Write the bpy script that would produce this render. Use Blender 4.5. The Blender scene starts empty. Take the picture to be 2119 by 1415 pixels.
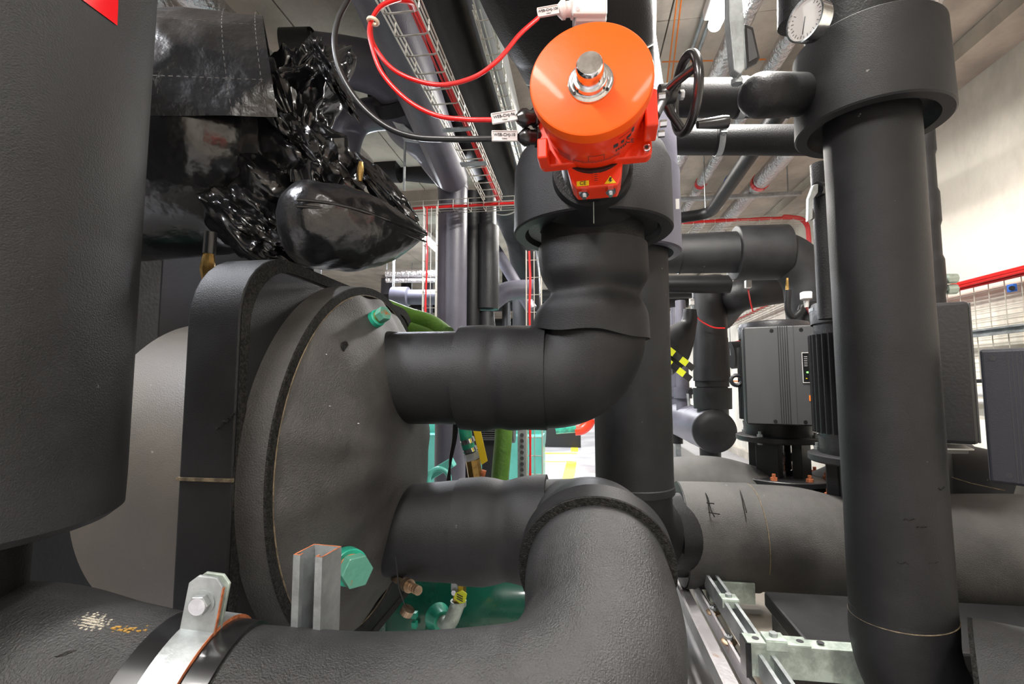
import bpy, math, random
from mathutils import Vector, Matrix, noise
random.seed(7)
SC = bpy.context.scene
COL = SC.collection
PI = math.pi
# ---------------- camera ----------------
CAM_H = 1.05
FPX = 1000.0
YAW, PITCH = math.radians(8.0), math.atan(0.083)
Fv = Vector((-math.sin(YAW)*math.cos(PITCH), math.cos(YAW)*math.cos(PITCH), math.sin(PITCH)))
Rv = Vector((math.cos(YAW), math.sin(YAW), 0))
Uv = Rv.cross(Fv)
C0 = Vector((0, 0, CAM_H))
cam_d = bpy.data.cameras.new('camera'); cam = bpy.data.objects.new('camera', cam_d); COL.objects.link(cam)
cam_d.sensor_width = 36; cam_d.lens = 36*FPX/2119.0; cam_d.clip_start = 0.02; cam_d.clip_end = 100
cam.matrix_world = Matrix(((Rv.x, Uv.x, -Fv.x, C0.x), (Rv.y, Uv.y, -Fv.y, C0.y), (Rv.z, Uv.z, -Fv.z, C0.z), (0, 0, 0, 1)))
SC.camera = cam
# ---------------- world, exposure ----------------
w = bpy.data.worlds.new('world'); SC.world = w; w.use_nodes = True
w.node_tree.nodes['Background'].inputs[0].default_value = (0.75, 0.82, 1, 1)
w.node_tree.nodes['Background'].inputs[1].default_value = 0.04
SC.view_settings.view_transform = 'Standard'; SC.view_settings.look = 'None'
SC.view_settings.gamma = 1; SC.view_settings.use_curve_mapping = False
SC.view_settings.exposure = 0.0
CEIL = 2.92
WALLX = 2.3
LIGHT = 1.45
def lamp(x, y, z, sx, sy, power, col=(1, .97, .92), rot=(0, 0, 0)):
    l = bpy.data.lights.new('tube_light', 'AREA'); l.shape = 'RECTANGLE'; l.size = sx; l.size_y = sy
    l.energy = power*LIGHT; l.color = col
    o = bpy.data.objects.new('tube_light', l); o.location = (x, y, z); o.rotation_euler = rot; COL.objects.link(o)
    return o
# light from the batten luminaires on the ceiling (each luminaire body is built further down)
FIXT = [  # x, y, z, power, colour, length along Y
    (0.66, 1.65, 2.78, 120, (1, .96, .90)), (-0.75, -0.5, 2.62, 42, (1, .97, .93)), (0.9, -1.2, 2.62, 30, (1, .96, .90)),
    (-1.75, .45, 2.78, 85, (.90, .93, 1)), (.22, 4.4, 2.78, 100, (1, .96, .90)), (-1.82, 5.35, 2.78, 150, (.88, .92, 1)),  # added lights: left one out of view, next one hidden by the collar
    (0.2, 7.5, 2.7, 90, (.92, .95, 1)), (0.0, 11, 2.7, 120, (.95, .97, 1))]
for (x, y, z, p, c) in FIXT:
    lamp(x, y, z-.075, .12, 1.3, p, c)
# ---------------- pixel helpers: a pixel of the photograph to a point on a plane of the room ----------------
def ray(px, py): return Fv + Rv*((px-1059.5)/FPX) + Uv*((707.5-py)/FPX)
def D(px, py, d): return C0 + ray(px, py)*d
def PY(px, py, y): r = ray(px, py); return C0 + r*(y/r.y)
def PX(px, py, x): r = ray(px, py); return C0 + r*(x/r.x)
def PZ(px, py, z): r = ray(px, py); return C0 + r*((z-CAM_H)/r.z)
def zrow(p, py):
    k = (707.5-py)/FPX; h = Vector((p.x, p.y, 0))
    # U.(h+z) = k F.(h+z)
    return CAM_H + (k*Fv.dot(h) - Uv.dot(h))/(Uv.z - k*Fv.z)
def V(p, py): return Vector((p.x, p.y, zrow(p, py)))
def dep(p): return (p-C0).dot(Fv)
def rp(p, px): return px*dep(p)/FPX
# ---------------- materials ----------------
def mat(name, col, rough=.5, metal=0, bump=0, bscale=60, var=0, vscale=4, specks=0, spec=.5, coat=0, emis=0, stretch=None, col2=None, thr=(.4, .6), aniso=0, bdist=.01, detail=4):
    m = bpy.data.materials.new(name); m.use_nodes = True
    nt = m.node_tree; N = nt.nodes; L = nt.links; b = N['Principled BSDF']
    b.inputs['Base Color'].default_value = (*col, 1); b.inputs['Roughness'].default_value = rough
    b.inputs['Metallic'].default_value = metal; b.inputs['Specular IOR Level'].default_value = spec
    b.inputs['Coat Weight'].default_value = coat; b.inputs['Coat Roughness'].default_value = .08
    tc = N.new('ShaderNodeTexCoord'); mp = N.new('ShaderNodeMapping'); L.new(tc.outputs['Object'], mp.inputs[0])
    if stretch: mp.inputs['Scale'].default_value = stretch
    cur = None
    if var:
        n = N.new('ShaderNodeTexNoise'); n.inputs['Scale'].default_value = vscale; n.inputs['Detail'].default_value = 6; n.inputs['Roughness'].default_value = .62
        L.new(mp.outputs[0], n.inputs['Vector'])
        r = N.new('ShaderNodeValToRGB'); L.new(n.outputs['Fac'], r.inputs[0])
        c2 = col2 or tuple(min(1, c*(1+var)) for c in col)
        r.color_ramp.elements[0].position = thr[0]; r.color_ramp.elements[1].position = thr[1]
        r.color_ramp.elements[0].color = (*[c*(1-(var if not col2 else 0)*.6) for c in col], 1); r.color_ramp.elements[1].color = (*c2, 1)
        cur = r.outputs[0]
        mr = N.new('ShaderNodeMapRange'); L.new(n.outputs['Fac'], mr.inputs[0]); mr.inputs[1].default_value = .3; mr.inputs[2].default_value = .7
        mr.inputs[3].default_value = max(0, rough-.07); mr.inputs[4].default_value = min(1, rough+.07); L.new(mr.outputs[0], b.inputs['Roughness'])
    if specks:
        n2 = N.new('ShaderNodeTexNoise'); n2.inputs['Scale'].default_value = 38; n2.inputs['Detail'].default_value = 3; L.new(mp.outputs[0], n2.inputs['Vector'])
        r2 = N.new('ShaderNodeValToRGB'); r2.color_ramp.elements[0].position = .77-.03*specks; r2.color_ramp.elements[1].position = .80-.03*specks
        r2.color_ramp.elements[0].color = (0, 0, 0, 1); r2.color_ramp.elements[1].color = (.6, .6, .6, 1)
        L.new(n2.outputs['Fac'], r2.inputs[0])
        mx = N.new('ShaderNodeMix'); mx.data_type = 'RGBA'; L.new(r2.outputs[0], mx.inputs[0])
        if cur: L.new(cur, mx.inputs[6])
        else: mx.inputs[6].default_value = (*col, 1)
        mx.inputs[7].default_value = (.33, .31, .28, 1); cur = mx.outputs[2]
    if cur: L.new(cur, b.inputs['Base Color'])
    if bump:
        n = N.new('ShaderNodeTexNoise'); n.inputs['Scale'].default_value = bscale; n.inputs['Detail'].default_value = detail; L.new(mp.outputs[0], n.inputs['Vector'])
        bp = N.new('ShaderNodeBump'); bp.inputs['Strength'].default_value = bump; bp.inputs['Distance'].default_value = bdist
        L.new(n.outputs['Fac'], bp.inputs['Height']); L.new(bp.outputs[0], b.inputs['Normal'])
    if emis:
        b.inputs['Emission Color'].default_value = (*col, 1); b.inputs['Emission Strength'].default_value = emis
    return m
FOAM = mat('foam', (.014, .014, .0152), .5, bump=.3, bscale=480, var=.25, vscale=7, specks=.4, spec=.32, bdist=.004)
FOAMW = mat('foam_worn', (.046, .044, .042), .58, bump=.45, bscale=320, var=.35, vscale=6, specks=1.1, bdist=.005)
FOAMC = mat('foam_cracked', (.024, .024, .025), .48, bump=.5, bscale=380, var=.3, vscale=12, specks=.5, bdist=.006, detail=7)
FOAMB = mat('foam_black', (.010, .010, .011), .45, bump=.3, bscale=200, var=.2, spec=.3, bdist=.004)
FOAML = mat('foam_violet_lit', (.080, .077, .100), .42, bump=.2, bscale=160, var=.15, spec=.5, bdist=.004)  # same foam with the lilac light put into its base colour
CUT = mat('foam_cut_edge', (.022, .021, .020), .9, bump=1.0, bscale=420, var=.8, vscale=190, bdist=.008, spec=.2)
TAN = mat('shell_tan', (.085, .075, .062), .52, bump=.25, bscale=350, var=.45, vscale=3, specks=1.6, bdist=.004, col2=(.13, .11, .085), thr=(.35, .7))
SEAM = mat('seam_glue', (.15, .115, .07), .6, bump=.6, bscale=300, var=.6, vscale=60, bdist=.004)
DUST = mat('foam_dust', (.62, .57, .47), .9, bump=1, bscale=300, bdist=.01)
VINYL = mat('black_vinyl', (.008, .008, .009), .2, bump=.25, bscale=14, spec=.7, coat=.3, bdist=.02, detail=3)
VINYLW = mat('black_vinyl_weave', (.010, .010, .011), .28, bump=.2, bscale=40, spec=.75, coat=.25, bdist=.02, detail=8)
STITCH = mat('stitch_thread', (.12, .11, .10), .7)
ORANGE = mat('orange_paint', (.88, .092, .0), .48, spec=.3, coat=.06, bump=.05, bscale=60, var=.04)
RED = mat('red_cast', (.80, .035, .003), .36, coat=.25)
CHROME = mat('chrome', (.75, .76, .78), .12, metal=1, var=.15, vscale=60)
ZINC = mat('galvanised_zinc', (.36, .385, .395), .48, metal=.6, bump=.15, bscale=70, var=.25, vscale=14)
ZINCG = mat('greenish_zinc', (.40, .46, .41), .5, metal=.45, bump=.2, bscale=50, var=.35, vscale=18)
ZINCW = mat('rust_spotted_zinc', (.52, .50, .52), .42, metal=.6, bump=.2, bscale=40, var=.4, vscale=9, col2=(.36, .19, .10), thr=(.62, .72))
RUST = mat('rusty_edge', (.42, .13, .05), .7, bump=.3, bscale=150, var=.5, vscale=50)
WIRE = mat('tray_wire', (.62, .60, .54), .38, metal=.6)
FOIL = mat('foil_cladding', (.70, .68, .69), .20, metal=1, bump=1.0, bscale=38, bdist=.02, detail=6)
REDC = mat('red_cable', (.72, .012, .012), .38, coat=.2)
BLKC = mat('black_cable', (.015, .015, .016), .35)
ORC = mat('orange_cable', (.75, .20, .02), .45)
BLKP = mat('black_plastic', (.010, .010, .011), .28, coat=.3)
BLKM = mat('black_paint', (.014, .014, .016), .42, bump=.1, bscale=80)
NAVY = mat('dark_blue_black_box', (.022, .023, .032), .5, bump=.25, bscale=400, bdist=.003)
GREYB = mat('dark_grey_box', (.055, .056, .058), .5, bump=.2, bscale=400, bdist=.003)
WHITEP = mat('white_plastic', (.74, .72, .70), .4)
TAGM = mat('tag_plastic', (.62, .60, .60), .4)
INK = mat('ink', (.03, .03, .035), .6)
STICKB = mat('blue_sticker', (.02, .13, .55), .45)
STICKR = mat('red_sticker', (.80, .012, .018), .22, coat=.5)
YEL = mat('yellow_plastic', (.85, .62, .01), .45)
YELT = mat('yellow_green_tag', (.72, .80, .02), .45)
BRASS = mat('brass', (.42, .27, .09), .34, metal=.9, bump=.2, bscale=60, var=.4, vscale=20)
BRASSD = mat('tarnished_brass', (.30, .22, .15), .4, metal=.9, var=.5, vscale=40)
GREENP = mat('green_paint', (.018, .30, .20), .35, coat=.3, bump=.1, bscale=50, var=.45, vscale=16)
GREENR = mat('green_paint_rusting', (.10, .30, .22), .4, coat=.2, bump=.2, bscale=70, var=.5, vscale=34, col2=(.36, .12, .03), thr=(.60, .66))
TEAL = mat('teal_paint', (.10, .42, .36), .4, coat=.2, var=.12)
DGREEN = mat('dark_green_paint', (.004, .085, .055), .30, coat=.5, bump=.1, bscale=8, var=.3, vscale=3)
HOSE = mat('green_hose', (.075, .17, .02), .5, bump=.3, bscale=70, var=.25, vscale=10)
CONC = mat('concrete', (.50, .45, .385), .85, bump=.35, bscale=40, var=.22, vscale=2.4, bdist=.008)
CONCW = mat('concrete_wall', (.68, .645, .57), .85, bump=.3, bscale=30, var=.25, vscale=1.6, bdist=.008, stretch=(1, 1, .5))
FLOORM = mat('floor_paint', (.40, .39, .40), .35, bump=.1, bscale=30, var=.12, vscale=3)
LAMPM = mat('lamp_diffuser', (1, .98, .95), .5, emis=24)
LEDG = mat('green_led', (.2, 1, .15), .5, emis=2)
BLUEP = mat('blue_label', (.05, .22, .75), .4)
YLINE = mat('yellow_floor_paint', (.90, .68, .04), .5)
HAZ = mat('hazard_yellow', (.80, .85, .03), .4)
CABT = mat('cable_tie', (.80, .74, .55), .5)
# ---------------- mesh helpers: geometry is (verts in room coordinates, faces) ----------------
ORG = {}
def thing(name, label, cat, loc=None, group=None, kind=None):
    o = bpy.data.objects.new(name, None); COL.objects.link(o)
    l = Vector(loc) if loc is not None else Vector((0, 0, 0))
    o.location = l; o.empty_display_size = .05; ORG[o.name] = l.copy()
    o['label'] = label; o['category'] = cat
    if group: o['group'] = group
    if kind: o['kind'] = kind
    return o
def obj(name, geo, m, parent=None, label=None, cat=None, group=None, kind=None, smooth=True, bev=0, ang=38):
    vs, fs = geo
    if parent is not None: org = ORG[parent.name]; loc = Vector((0, 0, 0))
    else:
        mn = [min(v[i] for v in vs) for i in range(3)]; mx_ = [max(v[i] for v in vs) for i in range(3)]
        org = Vector(((mn[0]+mx_[0])/2, (mn[1]+mx_[1])/2, mn[2])); loc = org
    me = bpy.data.meshes.new(name); me.from_pydata([Vector(v)-org for v in vs], [], fs); me.update()
    if smooth:
        me.polygons.foreach_set('use_smooth', [True]*len(me.polygons)); me.set_sharp_from_angle(angle=math.radians(ang))
    me.materials.append(m)
    o = bpy.data.objects.new(name, me); COL.objects.link(o); o.location = loc
    ORG[o.name] = org
    if parent is not None: o.parent = parent
    if label: o['label'] = label
    if cat: o['category'] = cat
    if group: o['group'] = group
    if kind: o['kind'] = kind
    if bev:
        md = o.modifiers.new('bevel', 'BEVEL'); md.width = bev; md.segments = 2; md.limit_method = 'ANGLE'; md.angle_limit = math.radians(40)
    return o
def copyt(root, delta, rotz=0, label=None, group=None):
    r = root.copy(); COL.objects.link(r); r.location = Vector(root.location)+Vector(delta); r.rotation_euler.z = root.rotation_euler.z+rotz
    if label: r['label'] = label
    if group: r['group'] = group
    for ch in list(root.children):
        c = ch.copy(); COL.objects.link(c); c.parent = r
        for g in ch.children:
            d = g.copy(); COL.objects.link(d); d.parent = c
    return r
def join(*gs):
    vs, fs = [], []
    for g in gs:
        o = len(vs); vs += list(g[0]); fs += [tuple(i+o for i in f) for f in g[1]]
    return vs, fs
def crom(P, n=10):
    P = [Vector(p) for p in P]
    if len(P) < 3: return P
    Q = [P[0]*2-P[1]]+P+[P[-1]*2-P[-2]]; out = []
    for i in range(1, len(Q)-2):
        a, b, c, d = Q[i-1], Q[i], Q[i+1], Q[i+2]
        for k in range(n):
            t = k/n; out.append(.5*((2*b)+(c-a)*t+(2*a-5*b+4*c-d)*t*t+(3*b-a-3*c+d)*t**3))
    out.append(P[-1]); return out
def fillet(P, R=.1, n=10):
    P = [Vector(p) for p in P]; out = [P[0]]
    for i in range(1, len(P)-1):
        a, b, c = P[i-1], P[i], P[i+1]; u = (a-b).normalized(); v = (c-b).normalized()
        ang = u.angle(v); t = R/math.tan(ang/2)
        t = min(t, (a-b).length*.98, (c-b).length*.98); Rr = t*math.tan(ang/2)
        ctr = b+(u+v).normalized()*(Rr/math.sin(ang/2)); s = b+u*t-ctr; e = b+v*t-ctr
        th = s.angle(e); ax = s.cross(e).normalized()
        for k in range(n+1): out.append(ctr+Matrix.Rotation(th*k/n, 3, ax)@s)
    out.append(P[-1]); return out
def resamp(P, step):
    out = [P[0]]
    for a, b in zip(P, P[1:]):
        n = max(1, int((b-a).length/step))
        for k in range(1, n+1): out.append(a.lerp(b, k/n))
    return out
def tube(P, r, seg=32, cap=True, dr=None, step=None, rs=None):
    P = [Vector(p) for p in P]
    if step: P = resamp(P, step)
    n = len(P); L = [0]
    for a, b in zip(P, P[1:]): L.append(L[-1]+(b-a).length)
    T = L[-1] or 1
    if isinstance(r, (list, tuple)):
        rr = []
        for l in L:
            t = l/T*(len(r)-1); i = min(int(t), len(r)-2); f = t-i; rr.append(r[i]*(1-f)+r[i+1]*f)
    else: rr = [r]*n
    tan = [(P[min(i+1, n-1)]-P[max(i-1, 0)]).normalized() for i in range(n)]
    up = Vector((0, 0, 1)) if abs(tan[0].z) < .9 else Vector((0, 1, 0))
    x = tan[0].cross(up).normalized(); vs, fs = [], []
    for i in range(n):
        if i:
            q = tan[i-1].rotation_difference(tan[i]); x = q@x
        x = (x-tan[i]*x.dot(tan[i])).normalized(); y = tan[i].cross(x)
        for k in range(seg):
            a = 2*PI*k/seg; dvec = x*math.cos(a)+y*math.sin(a); ra = rr[i]
            if dr: ra += dr(L[i]/T, a, P[i]+dvec*ra)
            vs.append(P[i]+dvec*ra)
    for i in range(n-1):
        for k in range(seg):
            a = i*seg+k; b = i*seg+(k+1) % seg; fs.append((a, b, b+seg, a+seg))
    if cap: fs.append(tuple(reversed(range(seg)))); fs.append(tuple((n-1)*seg+k for k in range(seg)))
    return vs, fs
def frame(axis):
    ax = Vector(axis).normalized(); up = Vector((0, 0, 1)) if abs(ax.z) < .9 else Vector((0, 1, 0))
    x = ax.cross(up).normalized(); return x, ax.cross(x), ax
def lathe(prof, org, axis, seg=48, a0=0, a1=2*PI, closed=False):
    x, y, ax = frame(axis); org = Vector(org); vs, fs = [], []; full = abs(a1-a0-2*PI) < 1e-6
    m = seg if full else seg+1; n = len(prof)
    for (h, r) in prof:
        for k in range(m):
            a = a0+(a1-a0)*k/seg; vs.append(org+ax*h+(x*math.cos(a)+y*math.sin(a))*max(r, 1e-5))
    for i in range(n if closed else n-1):
        j = (i+1) % n
        for k in range(seg):
            k2 = (k+1) % m; fs.append((i*m+k, j*m+k, j*m+k2, i*m+k2))
    return vs, fs
def cyl(p0, p1, r, seg=32, r2=None, ch=0):
    p0 = Vector(p0); p1 = Vector(p1); h = (p1-p0).length; r2 = r if r2 is None else r2
    if ch: return lathe([(0, 0), (0, r-ch), (ch, r), (h-ch, r2), (h, r2-ch), (h, 0)], p0, p1-p0, seg)
    return lathe([(0, 0), (0, r), (h, r2), (h, 0)], p0, p1-p0, seg)
def ring(p0, p1, ro, ri, seg=48, ch=0, a0=0, a1=2*PI):
    p0 = Vector(p0); p1 = Vector(p1); h = (p1-p0).length
    return lathe([(0, ri), (0, ro), (h, ro), (h, ri)], p0, p1-p0, seg, closed=True, a0=a0, a1=a1)
def box(c, s, R=None):
    c = Vector(c); vs = []
    for z in (-.5, .5):
        for (x, y) in ((-.5, -.5), (.5, -.5), (.5, .5), (-.5, .5)):
            v = Vector((x*s[0], y*s[1], z*s[2])); vs.append(c+(R@v if R else v))
    return vs, [(3, 2, 1, 0), (4, 5, 6, 7), (0, 1, 5, 4), (1, 2, 6, 5), (2, 3, 7, 6), (3, 0, 4, 7)]
def bar(p0, p1, w, h, side=None):
    p0 = Vector(p0); p1 = Vector(p1); ax = (p1-p0).normalized()
    s = Vector(side) if side else (Vector((0, 0, 1)).cross(ax) if abs(ax.z) < .95 else Vector((1, 0, 0)))
    s = (s-ax*s.dot(ax)).normalized(); u = ax.cross(s)
    return box((p0+p1)/2, (1, 1, 1), Matrix((s*w, u*h, ax*(p1-p0).length)).transposed())
def prism(poly, d):
    d = Vector(d); n = len(poly); poly = [Vector(p) for p in poly]
    vs = poly+[p+d for p in poly]; fs = [tuple(reversed(range(n))), tuple(range(n, 2*n))]
    for i in range(n): fs.append((i, (i+1) % n, (i+1) % n+n, i+n))
    return vs, fs
def hexb(p, axis, r, h, seg=6): p = Vector(p); return cyl(p, p+Vector(axis).normalized()*h, r, seg)
def torus(c, axis, R, r, seg=48, s2=12):
    prof = [(r*math.sin(2*PI*k/s2), R+r*math.cos(2*PI*k/s2)) for k in range(s2)]
    return lathe(prof, c, axis, seg, closed=True)
def nz(p, f, seed=0): return noise.noise(Vector(p)*f+Vector((seed*3.1, seed*1.7, seed*.9)))
def lumpy(amp, f, seed=0): return lambda t, a, p: amp*nz(p, f, seed)
def text(s, p, right, up, size, m, parent, name='lettering', ext=.0004):
    cu = bpy.data.curves.new(name, 'FONT'); cu.body = s; cu.size = size; cu.extrude = ext; cu.align_x = 'CENTER'; cu.align_y = 'CENTER'
    t = bpy.data.objects.new(name, cu); me = bpy.data.meshes.new_from_object(t); bpy.data.objects.remove(t); bpy.data.curves.remove(cu)
    r = Vector(right).normalized(); u = Vector(up); u = (u-r*u.dot(r)).normalized(); n = r.cross(u); p = Vector(p)
    vs = [p+r*v.co.x+u*v.co.y+n*v.co.z for v in me.vertices]; fs = [tuple(q.vertices) for q in me.polygons]; bpy.data.meshes.remove(me)
    return obj(name, (vs, fs), m, parent, smooth=False)
def wires(P, r, seg=6, **k): return tube(P, r, seg, **k)
# ---------------- the room ----------------
def struct(name, geo, m, parent=None, **k):
    o = obj(name, geo, m, parent, smooth=False, **k)
    if parent is None: o['kind'] = 'structure'
    return o
FARY = 17.0; BACKY = -2.4; LEFTX = -4.6
struct('floor', box(((WALLX+LEFTX)/2, (FARY+BACKY)/2, -.05), (WALLX-LEFTX+.4, FARY-BACKY+.4, .1)), FLOORM)
ceil = struct('ceiling', box(((WALLX+LEFTX)/2, (FARY+BACKY)/2, CEIL+.15), (WALLX-LEFTX+.4, FARY-BACKY+.4, .2)), CONC)
me = None
for i in range(8):
    for j in range(4):
        cx = LEFTX+.87+i*.98-.2; cy = -1.2+j*2.44
        o = struct('panel', box((cx, cy, CEIL+.03+random.uniform(-.002, .002)), (.972, 2.432, .05)), CONC, ceil)
wr = struct('wall_right', box((WALLX+.16, (FARY+BACKY)/2, CEIL/2), (.2, FARY-BACKY+.4, CEIL)), CONCW)
for j in range(12):
    struct('panel', box((WALLX+.03+random.uniform(-.002, .002), -1.8+j*1.21, CEIL/2), (.06, 1.202, CEIL)), CONCW, wr)
struct('wall_left', box((LEFTX-.1, (FARY+BACKY)/2, CEIL/2), (.2, FARY-BACKY+.4, CEIL)), CONC)
struct('wall_back', box(((WALLX+LEFTX)/2, FARY+.1, CEIL/2), (WALLX-LEFTX+.4, .2, CEIL)), CONC)
struct('wall_front', box(((WALLX+LEFTX)/2, BACKY-.1, CEIL/2), (WALLX-LEFTX+.4, .2, CEIL)), CONC)
struct('trim_1', box((WALLX-.11, 5.5, CEIL-.05), (.22, 13, .10)), CONC)          # concrete ledge under the ceiling along the wall
struct('trim_2', box((WALLX-.03, 5.5, .05), (.06, 13, .10)), CONC)
struct('trim_3', box((-1.2, 4.6, CEIL-.10), (3.0, .35, .24)), CONC)
# ---------------- luminaires ----------------
LL = ['glowing batten luminaire on the ceiling at the top right, beside the grey lever', None, None, 'added luminaire out of view at the left, placed for the flap reflection', 'added luminaire hidden from the camera behind the valve collar', 'small glaring luminaire far back, just right of the black vinyl bag', 'far batten luminaire halfway down the plant room', 'farthest batten luminaire near the end wall']
for i, (x, y, z, p, c) in enumerate(FIXT):
    t = thing('ceiling_light', LL[i] or ('batten luminaire behind the photographer on the left' if i == 1 else 'batten luminaire behind the photographer on the right'), 'light', (x, y, z))
    obj('housing', box((x, y, z+.03), (.11, 1.3, .06)), WHITEP, t, bev=.01)
    P = [Vector((x, y-.66, z-.02)), Vector((x, y-.62, z-.02)), Vector((x, y+.62, z-.02)), Vector((x, y+.66, z-.02))]
    obj('diffuser', tube(P, [.03, .05, .05, .05, .03], 20), LAMPM, t)
    for s in (-.4, .4): obj('rod', cyl((x, y+s, z+.05), (x, y+s, CEIL+.01), .006, 8), ZINC, t)
# conduit running from the near luminaire
t = thing('conduit', 'twin grey conduits on the ceiling beyond the near luminaire', 'conduit', (.66, 3.5, CEIL))
for s in (-.02, .02): obj('conduit_tube', cyl((.66+s, 2.3, CEIL-.02), (.66+s, 6, CEIL-.02), .011, 10), ZINC, t)
# ---------------- left foreground riser ----------------
c = D(-128, 790, .62); r0 = .197
zb = zrow(c, 1098)
t = thing('insulated_pipe', 'very large charcoal foam-clad riser filling the left edge, red label near its top', 'pipe', (c.x, c.y, zb))
def wavy(tt, a, p): return .003*nz(p, 3, 4)
obj('pipe_body', lathe([(0, 0), (0, r0-.012), (.010, r0), (.05, r0+.001), (.5, r0), (1.75, r0)], (c.x, c.y, zb), (0, 0, 1), 96), FOAM, t)
obj('inner_pipe', cyl((c.x, c.y, 0.0), (c.x, c.y, zb+.02), .1, 32), FOAMB, t)
# red triangular label wrapped on the curve
def onc(px, py):  # intersect ray with the riser
    q = ray(px, py); o = Vector((0-c.x, 0-c.y)); a = q.x**2+q.y**2; b = 2*(o.x*q.x+o.y*q.y); e = o.x**2+o.y**2-(r0+.0012)**2
    s = (-b-math.sqrt(max(0, b*b-4*a*e)))/(2*a); return C0+q*s
A, B, Cc = (243, 53), (247, -60), (90, -60)
vs, fs = [], []
n = 12
for i in range(n+1):
    for j in range(n+1-i):
        u, v = i/n, j/n; vs.append(onc(A[0]+(B[0]-A[0])*u+(Cc[0]-A[0])*v, A[1]+(B[1]-A[1])*u+(Cc[1]-A[1])*v))
idx = {}; k = 0
for i in range(n+1):
    for j in range(n+1-i): idx[i, j] = k; k += 1
for i in range(n):
    for j in range(n-i):
        fs.append((idx[i, j], idx[i+1, j], idx[i, j+1]))
        if j < n-i-1: fs.append((idx[i+1, j], idx[i+1, j+1], idx[i, j+1]))
obj('label', (vs, fs), STICKR, t, label='glossy red label corner')
# ---------------- near valve riser (upper nozzle pipe, elbow, valve collar) ----------------
Yv = 1.25
def Q(px, py, y=Yv): return PY(px, py, y)
t = thing('insulated_pipe', 'black foam pipe leaving the cover dome, elbowing up into the collar under the orange actuator', 'pipe', Q(960, 890))
a = Q(798, 782); b_ = Q(960, 781)
obj('pipe_body', tube([a, Q(880, 781), b_], .1225, 64), FOAM, t)
# flared foot where it meets the dome
obj('foot_collar', tube([Q(772, 785), Q(790, 783), Q(812, 782), Q(826, 781)], [.150, .142, .128, .1235], 64, cap=False), FOAM, t)
obj('glue_seam', torus(Q(801, 783), (1, 0, .02), .1365, .0018, 72, 6), SEAM, t)
def d1(tt, an, p): return .006*nz(p, 7, 2)-.010*math.exp(-((tt-.45)/.10)**2)*(.5+.5*math.sin(an+1))
P = [Q(957, 781), Q(1132, 781)]
obj('sleeve', tube(P, [.134, .136, .137, .135, .136], 96, dr=d1, step=.006), FOAM, t)
X0 = Q(1229, 781)
e = fillet([Q(1128, 781), X0, V(X0, 690)], R=.118, n=24)
obj('elbow', tube(e, .129, 64), FOAM, t)
def d2(tt, an, p):
    s = math.exp(-((tt-.46)/.13)**2)
    return -.021*s+.016*nz(p, 8, 5)*(1-abs(tt-.5)*1.2)-.008*math.exp(-((tt-.46)/.2)**2)*max(0, math.sin(an*3+1))
zz = [zrow(X0, r) for r in (694, 515)]
# lumpy reducer sleeve with a slanting hem
g = tube([Vector((X0.x, X0.y, zz[0])), Vector((X0.x, X0.y, zz[1]))], [.142, .142, .141, .138, .139], 96, dr=d2, step=.006, cap=True)
hem = g[0]; zmin = zz[0]
vs = []
for v in hem:
    f = max(0, 1-(v.z-zmin)/.10); vs.append(Vector((v.x-.012*f*(1 if v.x < X0.x else 0), v.y, v.z+f*(-.10*(v.x-X0.x)+.004*math.sin(v.x*40)))))
obj('lumpy_sleeve', (vs, g[1]), FOAM, t)
z0, z1 = zrow(X0, 520), zrow(X0, 455)
obj('neck_band', cyl((X0.x, X0.y, z0), (X0.x, X0.y, z1+.05), .132, 64, ch=.004), FOAMB, t)
zc0, zc1 = zrow(X0, 487), zrow(X0, 322)
Rc = .203
prof = [(.05, .12), (.045, .15), (.02, .166), (0, .174), (0, Rc-.004), (.004, Rc), (zc1-zc0-.05, Rc-.002), (zc1-zc0-.015, Rc-.014), (zc1-zc0, Rc-.045), (zc1-zc0, 0)]
vc = thing('valve_collar', 'big black foam valve collar carrying the orange actuator', 'valve cover', (X0.x, X0.y, zc0))
g = lathe(prof, (X0.x, X0.y, zc0), (0, 0, 1), 96)
obj('collar_body', g, FOAM, vc)
# flat-fronted box jacket around the valve stem, sides bulging
JK = D(1226, 352, 1.06); vcol1 = vc
obj('stem_jacket', tube([JK+Vector((0, -.012, 0)), JK+Vector((0, .0, 0)), JK+Vector((0, .05, 0)), JK+Vector((0, .2, 0))], [.086, .092, .115, .15], 64), FOAM, vc)
obj('stem_recess', cyl(JK+Vector((0, -.0135, 0)), JK+Vector((0, .05, 0)), .078, 56), FOAMB, vc)
obj('inner_lip', ring((X0.x, X0.y, zc0+.012), (X0.x, X0.y, zc0+.03), .165, .130, 64), FOAMB, vc)
obj('seam', bar(V(D(1229, 470, dep(X0)-.205), 462), V(D(1229, 470, dep(X0)-.205), 418), .002, .003), ZINCG, vc)
# pipe above the collar: big insulated run sweeping up overhead toward the camera
t = thing('insulated_pipe', 'widest black overhead pipe, rising behind the orange actuator', 'pipe', D(1235, 200, 1.3))
P = crom([D(1232, 330, 1.46), D(1228, 190, 1.46), D(1205, 70, 1.38), D(1168, -60, 1.26), D(1120, -330, 1.05)], 12)
obj('pipe_body', tube(P, [.165, .175, .21, .235, .24], 72), FOAMB, t)
obj('elbow_seam', torus(D(1219, 130, 1.425), D(1205, 70, 1.38)-D(1228, 190, 1.46), .192, .0015, 72, 5), ZINCG, t)
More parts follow.
